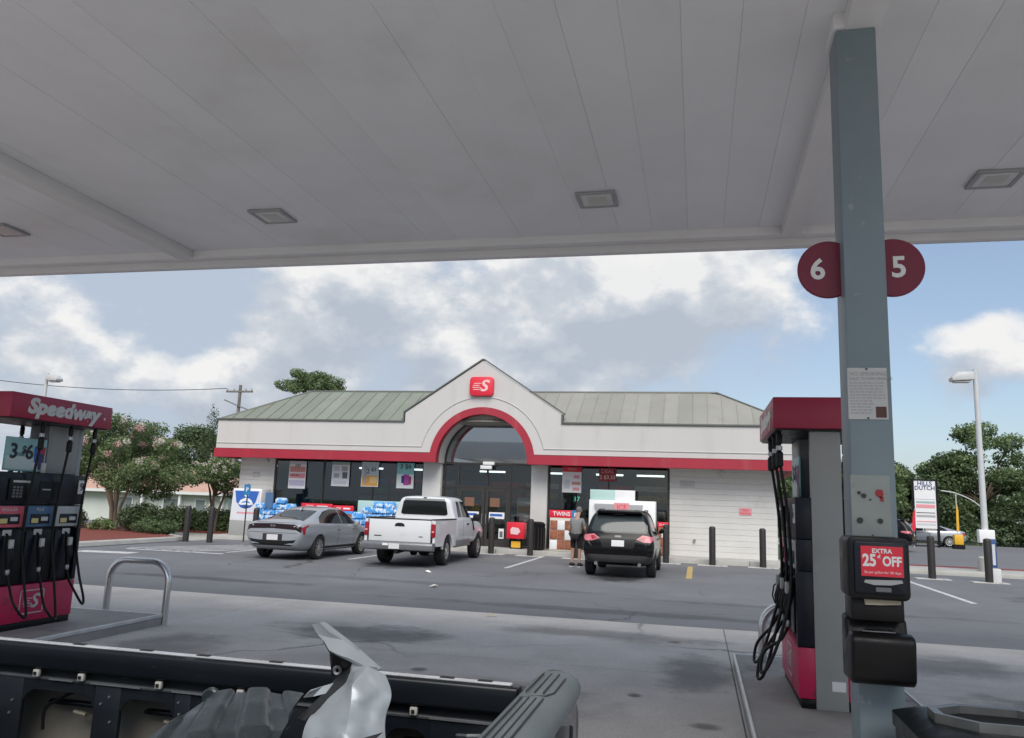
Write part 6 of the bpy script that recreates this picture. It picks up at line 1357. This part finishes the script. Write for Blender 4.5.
# tailgate with grooved cap
tg = MB(o).box(-.395, -.30, .50, 2.12, .76, 1.338).build('tailgate', mat('tailgate_paint', (0.03, 0.035, 0.045), 0.25, coat=.6), tb, bevel=.012)
capp = [(-.408, 1.339), (-.404, 1.362), (-.385, 1.376), (-.350, 1.380), (-.318, 1.375), (-.298, 1.362), (-.289, 1.346), (-.290, 1.325), (-.299, 1.322), (-.299, 1.337)]
V = []; F = []; ys = [.48, .50, .6, 1.0, 1.5, 1.95, 2.06, 2.115, 2.135]; n = len(capp); cc = (-.34, 1.33)
for y in ys:
    s = {2.135: .80, 2.115: .95, .48: .8}.get(y, 1.0)
    for x, z in capp: V.append((cc[0]+(x-cc[0])*s, y, cc[1]+(z-cc[1])*s))
for i in range(len(ys)-1): F += [(i*n+k, i*n+(k+1) % n, (i+1)*n+(k+1) % n, (i+1)*n+k) for k in range(n)]
F += [tuple(range(n)), tuple((len(ys)-1)*n+k for k in range(n))]
cap = MB(o).add(V, F).build('tailgate_cap', TGC, tg, smooth=True, angle=50)
GRV = mat('groove_dark', (0.025, 0.03, 0.032), .6)
def grv(x0, x1, y0, y1):
    MB(o).tube([(x0, y0, 1.3812), (x1, y1, 1.3790)], .0022, 5).build('groove', GRV, cap)
for x in (-.378, -.362, -.346, -.330): grv(x, x, .6, 1.80)
for x in (-.378, -.358, -.338): grv(x, x, 1.845, 2.06)
MB(o).tube([(-.386, 1.805, 1.3755), (-.36, 1.815, 1.3785), (-.33, 1.83, 1.3785), (-.318, 1.87, 1.3765), (-.318, 2.03, 1.3755)], .0025, 5).build('groove', GRV, cap)
# tail lamp and corner below the cap
q = MB(o).prism([(2.02, 1.0), (2.19, 1.0), (2.19, 1.27), (2.15, 1.305), (2.04, 1.30)], 'x', -.36, -.305).build('tail_lamp', DKR, tb, bevel=.012)
MB(o).prism([(2.05, 1.16), (2.14, 1.10), (2.16, 1.25), (2.09, 1.28)], 'x', -.3045, -.301).build('lamp_reflector', DKR, q, bevel=.002)
MB(o).prism([(1.98, 1.04), (2.015, 1.04), (2.015, 1.27), (1.99, 1.28)], 'x', -.299, -.294).build('black_trim', TRIMD, tb)
MB(o).box(-.33, -.20, .42, 2.2, .50, .68).build('rear_bumper', BUMPG, tb, bevel=.03)
MB(o).tube([(-.44, 1.93, 1.24), (-.47, 1.90, 1.262), (-.52, 1.88, 1.262), (-.555, 1.92, 1.25), (-.545, 1.95, 1.20), (-.55, 1.97, 1.15)], .006, 6).build('latch_bracket', mat('bracket_edge', (0.10, 0.11, 0.12), 0.4), tb, smooth=True)
MB(o).box(-.53, -.44, 1.945, 1.995, 1.10, 1.235).build('latch_box', BEDM, tb, bevel=.01)
for wx in (-1.75,):
    for s, yw in ((1, 2.02), (-1, .60)): MB(o).lathe([(.24, yw-.12), (.36, yw-.12), (.38, yw-.08), (.38, yw+.08), (.36, yw+.12), (.24, yw+.12)], 32, (wx, 0, .38), 'y').build('wheel', TYRE, tb, smooth=True)
MB(o).box(TX0, -.4, .75, .95, .42, .72).build('frame_rail', TRIMD, tb); MB(o).box(TX0, -.4, 1.65, 1.85, .42, .72).build('frame_rail', TRIMD, tb)

# torn fender lying in the bed
def sheet_metal(name, verts, faces, m, parent, th=.003, lv=2, noise_=.004, seed=1, o=(0, 0, 0), crease=(), dent=0.0):
    me = bpy.data.meshes.new(name); me.from_pydata([(v[0]-o[0], v[1]-o[1], v[2]-o[2]) for v in verts], [], faces)
    if crease:
        me.update(calc_edges=True); at_ = me.attributes.new('crease_edge', 'FLOAT', 'EDGE')
        for e_ in me.edges:
            if tuple(sorted(e_.vertices)) in crease: at_.data[e_.index].value = 0.9
    t = bpy.data.objects.new('tmp', me); COL.objects.link(t)
    s = t.modifiers.new('s', 'SUBSURF'); s.levels = lv; s.subdivision_type = 'SIMPLE' if lv < 2 else 'CATMULL_CLARK'; s.boundary_smooth = 'PRESERVE_CORNERS'
    k = t.modifiers.new('k', 'SOLIDIFY'); k.thickness = th
    dg = bpy.context.evaluated_depsgraph_get(); out = bpy.data.meshes.new_from_object(t.evaluated_get(dg)); bpy.data.objects.remove(t)
    rng = np.random.default_rng(seed); 
    for v in out.vertices: v.co.x += noise_*math.sin(v.co.z*70+seed)*.5; v.co.y += noise_*math.sin(v.co.x*60+v.co.z*45+seed)
    if dent:
        from mathutils import noise as mn
        for v in out.vertices:
            p = v.co; q = mn.noise(Vector((p.x*34+seed, p.y*34, p.z*30)))+.5*mn.noise(Vector((p.x*80, p.y*80+seed, p.z*70))); v.co += Vector((.35, -1, .25))*q*dent
    out.materials.clear(); out.materials.append(m); out.shade_smooth(); out.set_sharp_from_angle(angle=R(40)); return link(name, out, parent)
FEND = mat('fender_silver', (0.30, 0.33, 0.35), 0.45, 0.25, var=0.08, vscale=10, coat=.15, rvar=.1, dirt=(0.18, 0.19, 0.20), dscale=14, dlo=.62, dhi=.72)
fo = (-.72, 1.6, .812)
fd = thing('torn_fender', 'crumpled silver car fender with torn pointed fin lying in the truck bed', 'car fender', fo)
sheet_metal('fin', [(-.850, 1.72, 1.512), (-.822, 1.70, 1.520), (-.745, 1.66, 1.490), (-.648, 1.615, 1.448), (-.672, 1.60, 1.452), (-.705, 1.605, 1.462), (-.765, 1.64, 1.470), (-.822, 1.70, 1.492)],
            [(0, 1, 2, 7), (7, 2, 6), (2, 5, 6), (2, 3, 4, 5)], FEND, fd, o=fo, seed=2, noise_=.002, lv=1, th=.006)
sheet_metal('fin_return', [(-.822, 1.70, 1.520), (-.745, 1.66, 1.490), (-.648, 1.615, 1.448), (-.645, 1.632, 1.449), (-.740, 1.678, 1.491), (-.818, 1.712, 1.520)], [(0, 1, 4, 5), (1, 2, 3, 4)], FEND, fd, o=fo, lv=1, noise_=.001)
sheet_metal('torn_liner', [(-.835, 1.728, 1.495), (-.775, 1.668, 1.468), (-.700, 1.625, 1.452), (-.715, 1.66, 1.425), (-.790, 1.72, 1.405), (-.815, 1.745, 1.45)], [(0, 1, 5), (1, 4, 5), (1, 2, 3, 4)], TRIMD, fd, o=fo, lv=1)
sheet_metal('panel', [(-.700, 1.61, 1.462), (-.660, 1.60, 1.458), (-.630, 1.62, 1.440), (-.720, 1.625, 1.415), (-.672, 1.545, 1.432), (-.602, 1.60, 1.405), (-.755, 1.60, 1.378), (-.660, 1.515, 1.388), (-.615, 1.595, 1.372),
                      (-.785, 1.575, 1.345), (-.655, 1.495, 1.345), (-.600, 1.56, 1.335), (-.770, 1.53, 1.27), (-.65, 1.47, 1.27), (-.585, 1.54, 1.27), (-.74, 1.50, .82), (-.63, 1.44, .82), (-.56, 1.52, .82)],
            [(0, 3, 4, 1), (1, 4, 5, 2), (3, 6, 7, 4), (4, 7, 8, 5), (6, 9, 10, 7), (7, 10, 11, 8), (9, 12, 13, 10), (10, 13, 14, 11), (12, 15, 16, 13), (13, 16, 17, 14)], FEND, fd, o=fo, lv=3, noise_=.002, seed=4, dent=.006, crease={(1, 4), (4, 7), (7, 10), (10, 13), (13, 16), (0, 3), (3, 6), (6, 9), (3, 4)})
sheet_metal('inner_flange', [(-.700, 1.612, 1.462), (-.720, 1.625, 1.415), (-.755, 1.60, 1.378), (-.785, 1.575, 1.345), (-.775, 1.70, 1.405), (-.815, 1.70, 1.362), (-.850, 1.68, 1.320), (-.735, 1.665, 1.435)], [(0, 7, 1), (1, 7, 4), (1, 4, 5, 2), (2, 5, 6, 3)], TRIMD, fd, o=fo, lv=1, noise_=.003)
sheet_metal('torn_flap', [(-.800, 1.60, 1.385), (-.775, 1.585, 1.405), (-.735, 1.60, 1.418), (-.745, 1.59, 1.398)], [(0, 1, 2, 3)], FEND, fd, o=fo, lv=1)
MB(fo).lathe([(.011, 1.642), (.008, 1.638), (.004, 1.642)], 14, (-.762, .03, 1.427), 'y').build('mount_eye', ALU, fd)
sheet_metal('dark_tongue', [(-.70, 1.47, 1.342), (-.63, 1.45, 1.352), (-.575, 1.48, 1.368), (-.60, 1.46, 1.345), (-.69, 1.45, 1.32)], [(0, 1, 3, 4), (1, 2, 3)], TRIMD, fd, o=fo, lv=1)
MB(fo).lathe([(.024, 1.462), (.024, 1.47)], 14, (-.70, 0, 1.325), 'y').build('clip_hole', TRIMD, fd)
# dark plastic wheel-arch liner next to it
lo = (-1.0, 1.6, .812); LIN = mat('liner_plastic', (0.020, 0.027, 0.031), 0.32, var=0.2, vscale=9, rvar=.1)
ll = thing('plastic_liner', 'dark ribbed plastic splash liner lying in the truck bed beside the silver fender', 'plastic panel', lo)
rowsL = [(-1.12, 1.765, 1.318), (-1.135, 1.68, 1.292), (-1.15, 1.56, 1.25), (-1.12, 1.42, 1.16), (-1.06, 1.30, .82)]
rowsR = [(-.875, 1.745, 1.340), (-.85, 1.66, 1.335), (-.815, 1.55, 1.322), (-.80, 1.44, 1.25), (-.80, 1.32, .82)]
V = []; F = []; NU, NV = 60, 40
for j in range(NV+1):
    f = j/NV*(len(rowsL)-1); i = min(int(f), len(rowsL)-2); q = f-i
    a = Vector(rowsL[i]).lerp(Vector(rowsL[i+1]), q); b = Vector(rowsR[i]).lerp(Vector(rowsR[i+1]), q)
    for k in range(NU+1):
        u = k/NU; p = a.lerp(b, u); w = (u*2.6-j/NV*1.5+.15) % 1.0
        rd_ = max(0, min(1, (.30-abs(w-.5))/.07)); crown = math.sin(math.pi*u)*.012
        V.append((p.x, p.y-.002*rd_, p.z+crown+.011*rd_))
for j in range(NV):
    for k in range(NU): F.append((j*(NU+1)+k, j*(NU+1)+k+1, (j+1)*(NU+1)+k+1, (j+1)*(NU+1)+k))
sheet_metal('panel', V, F, LIN, ll, o=lo, lv=0, noise_=.002, seed=7, th=.005)
MB(lo).lathe([(.018, 1.722), (.022, 1.726), (.022, 1.736), (.012, 1.74)], 16, (-1.118, .03, 1.322), 'y').build('mount_ear', LIN, ll, smooth=True)
MB(lo).lathe([(.006, 1.716), (.006, 1.721)], 10, (-1.115, .03, 1.318), 'y').build('screw', ALU, ll)
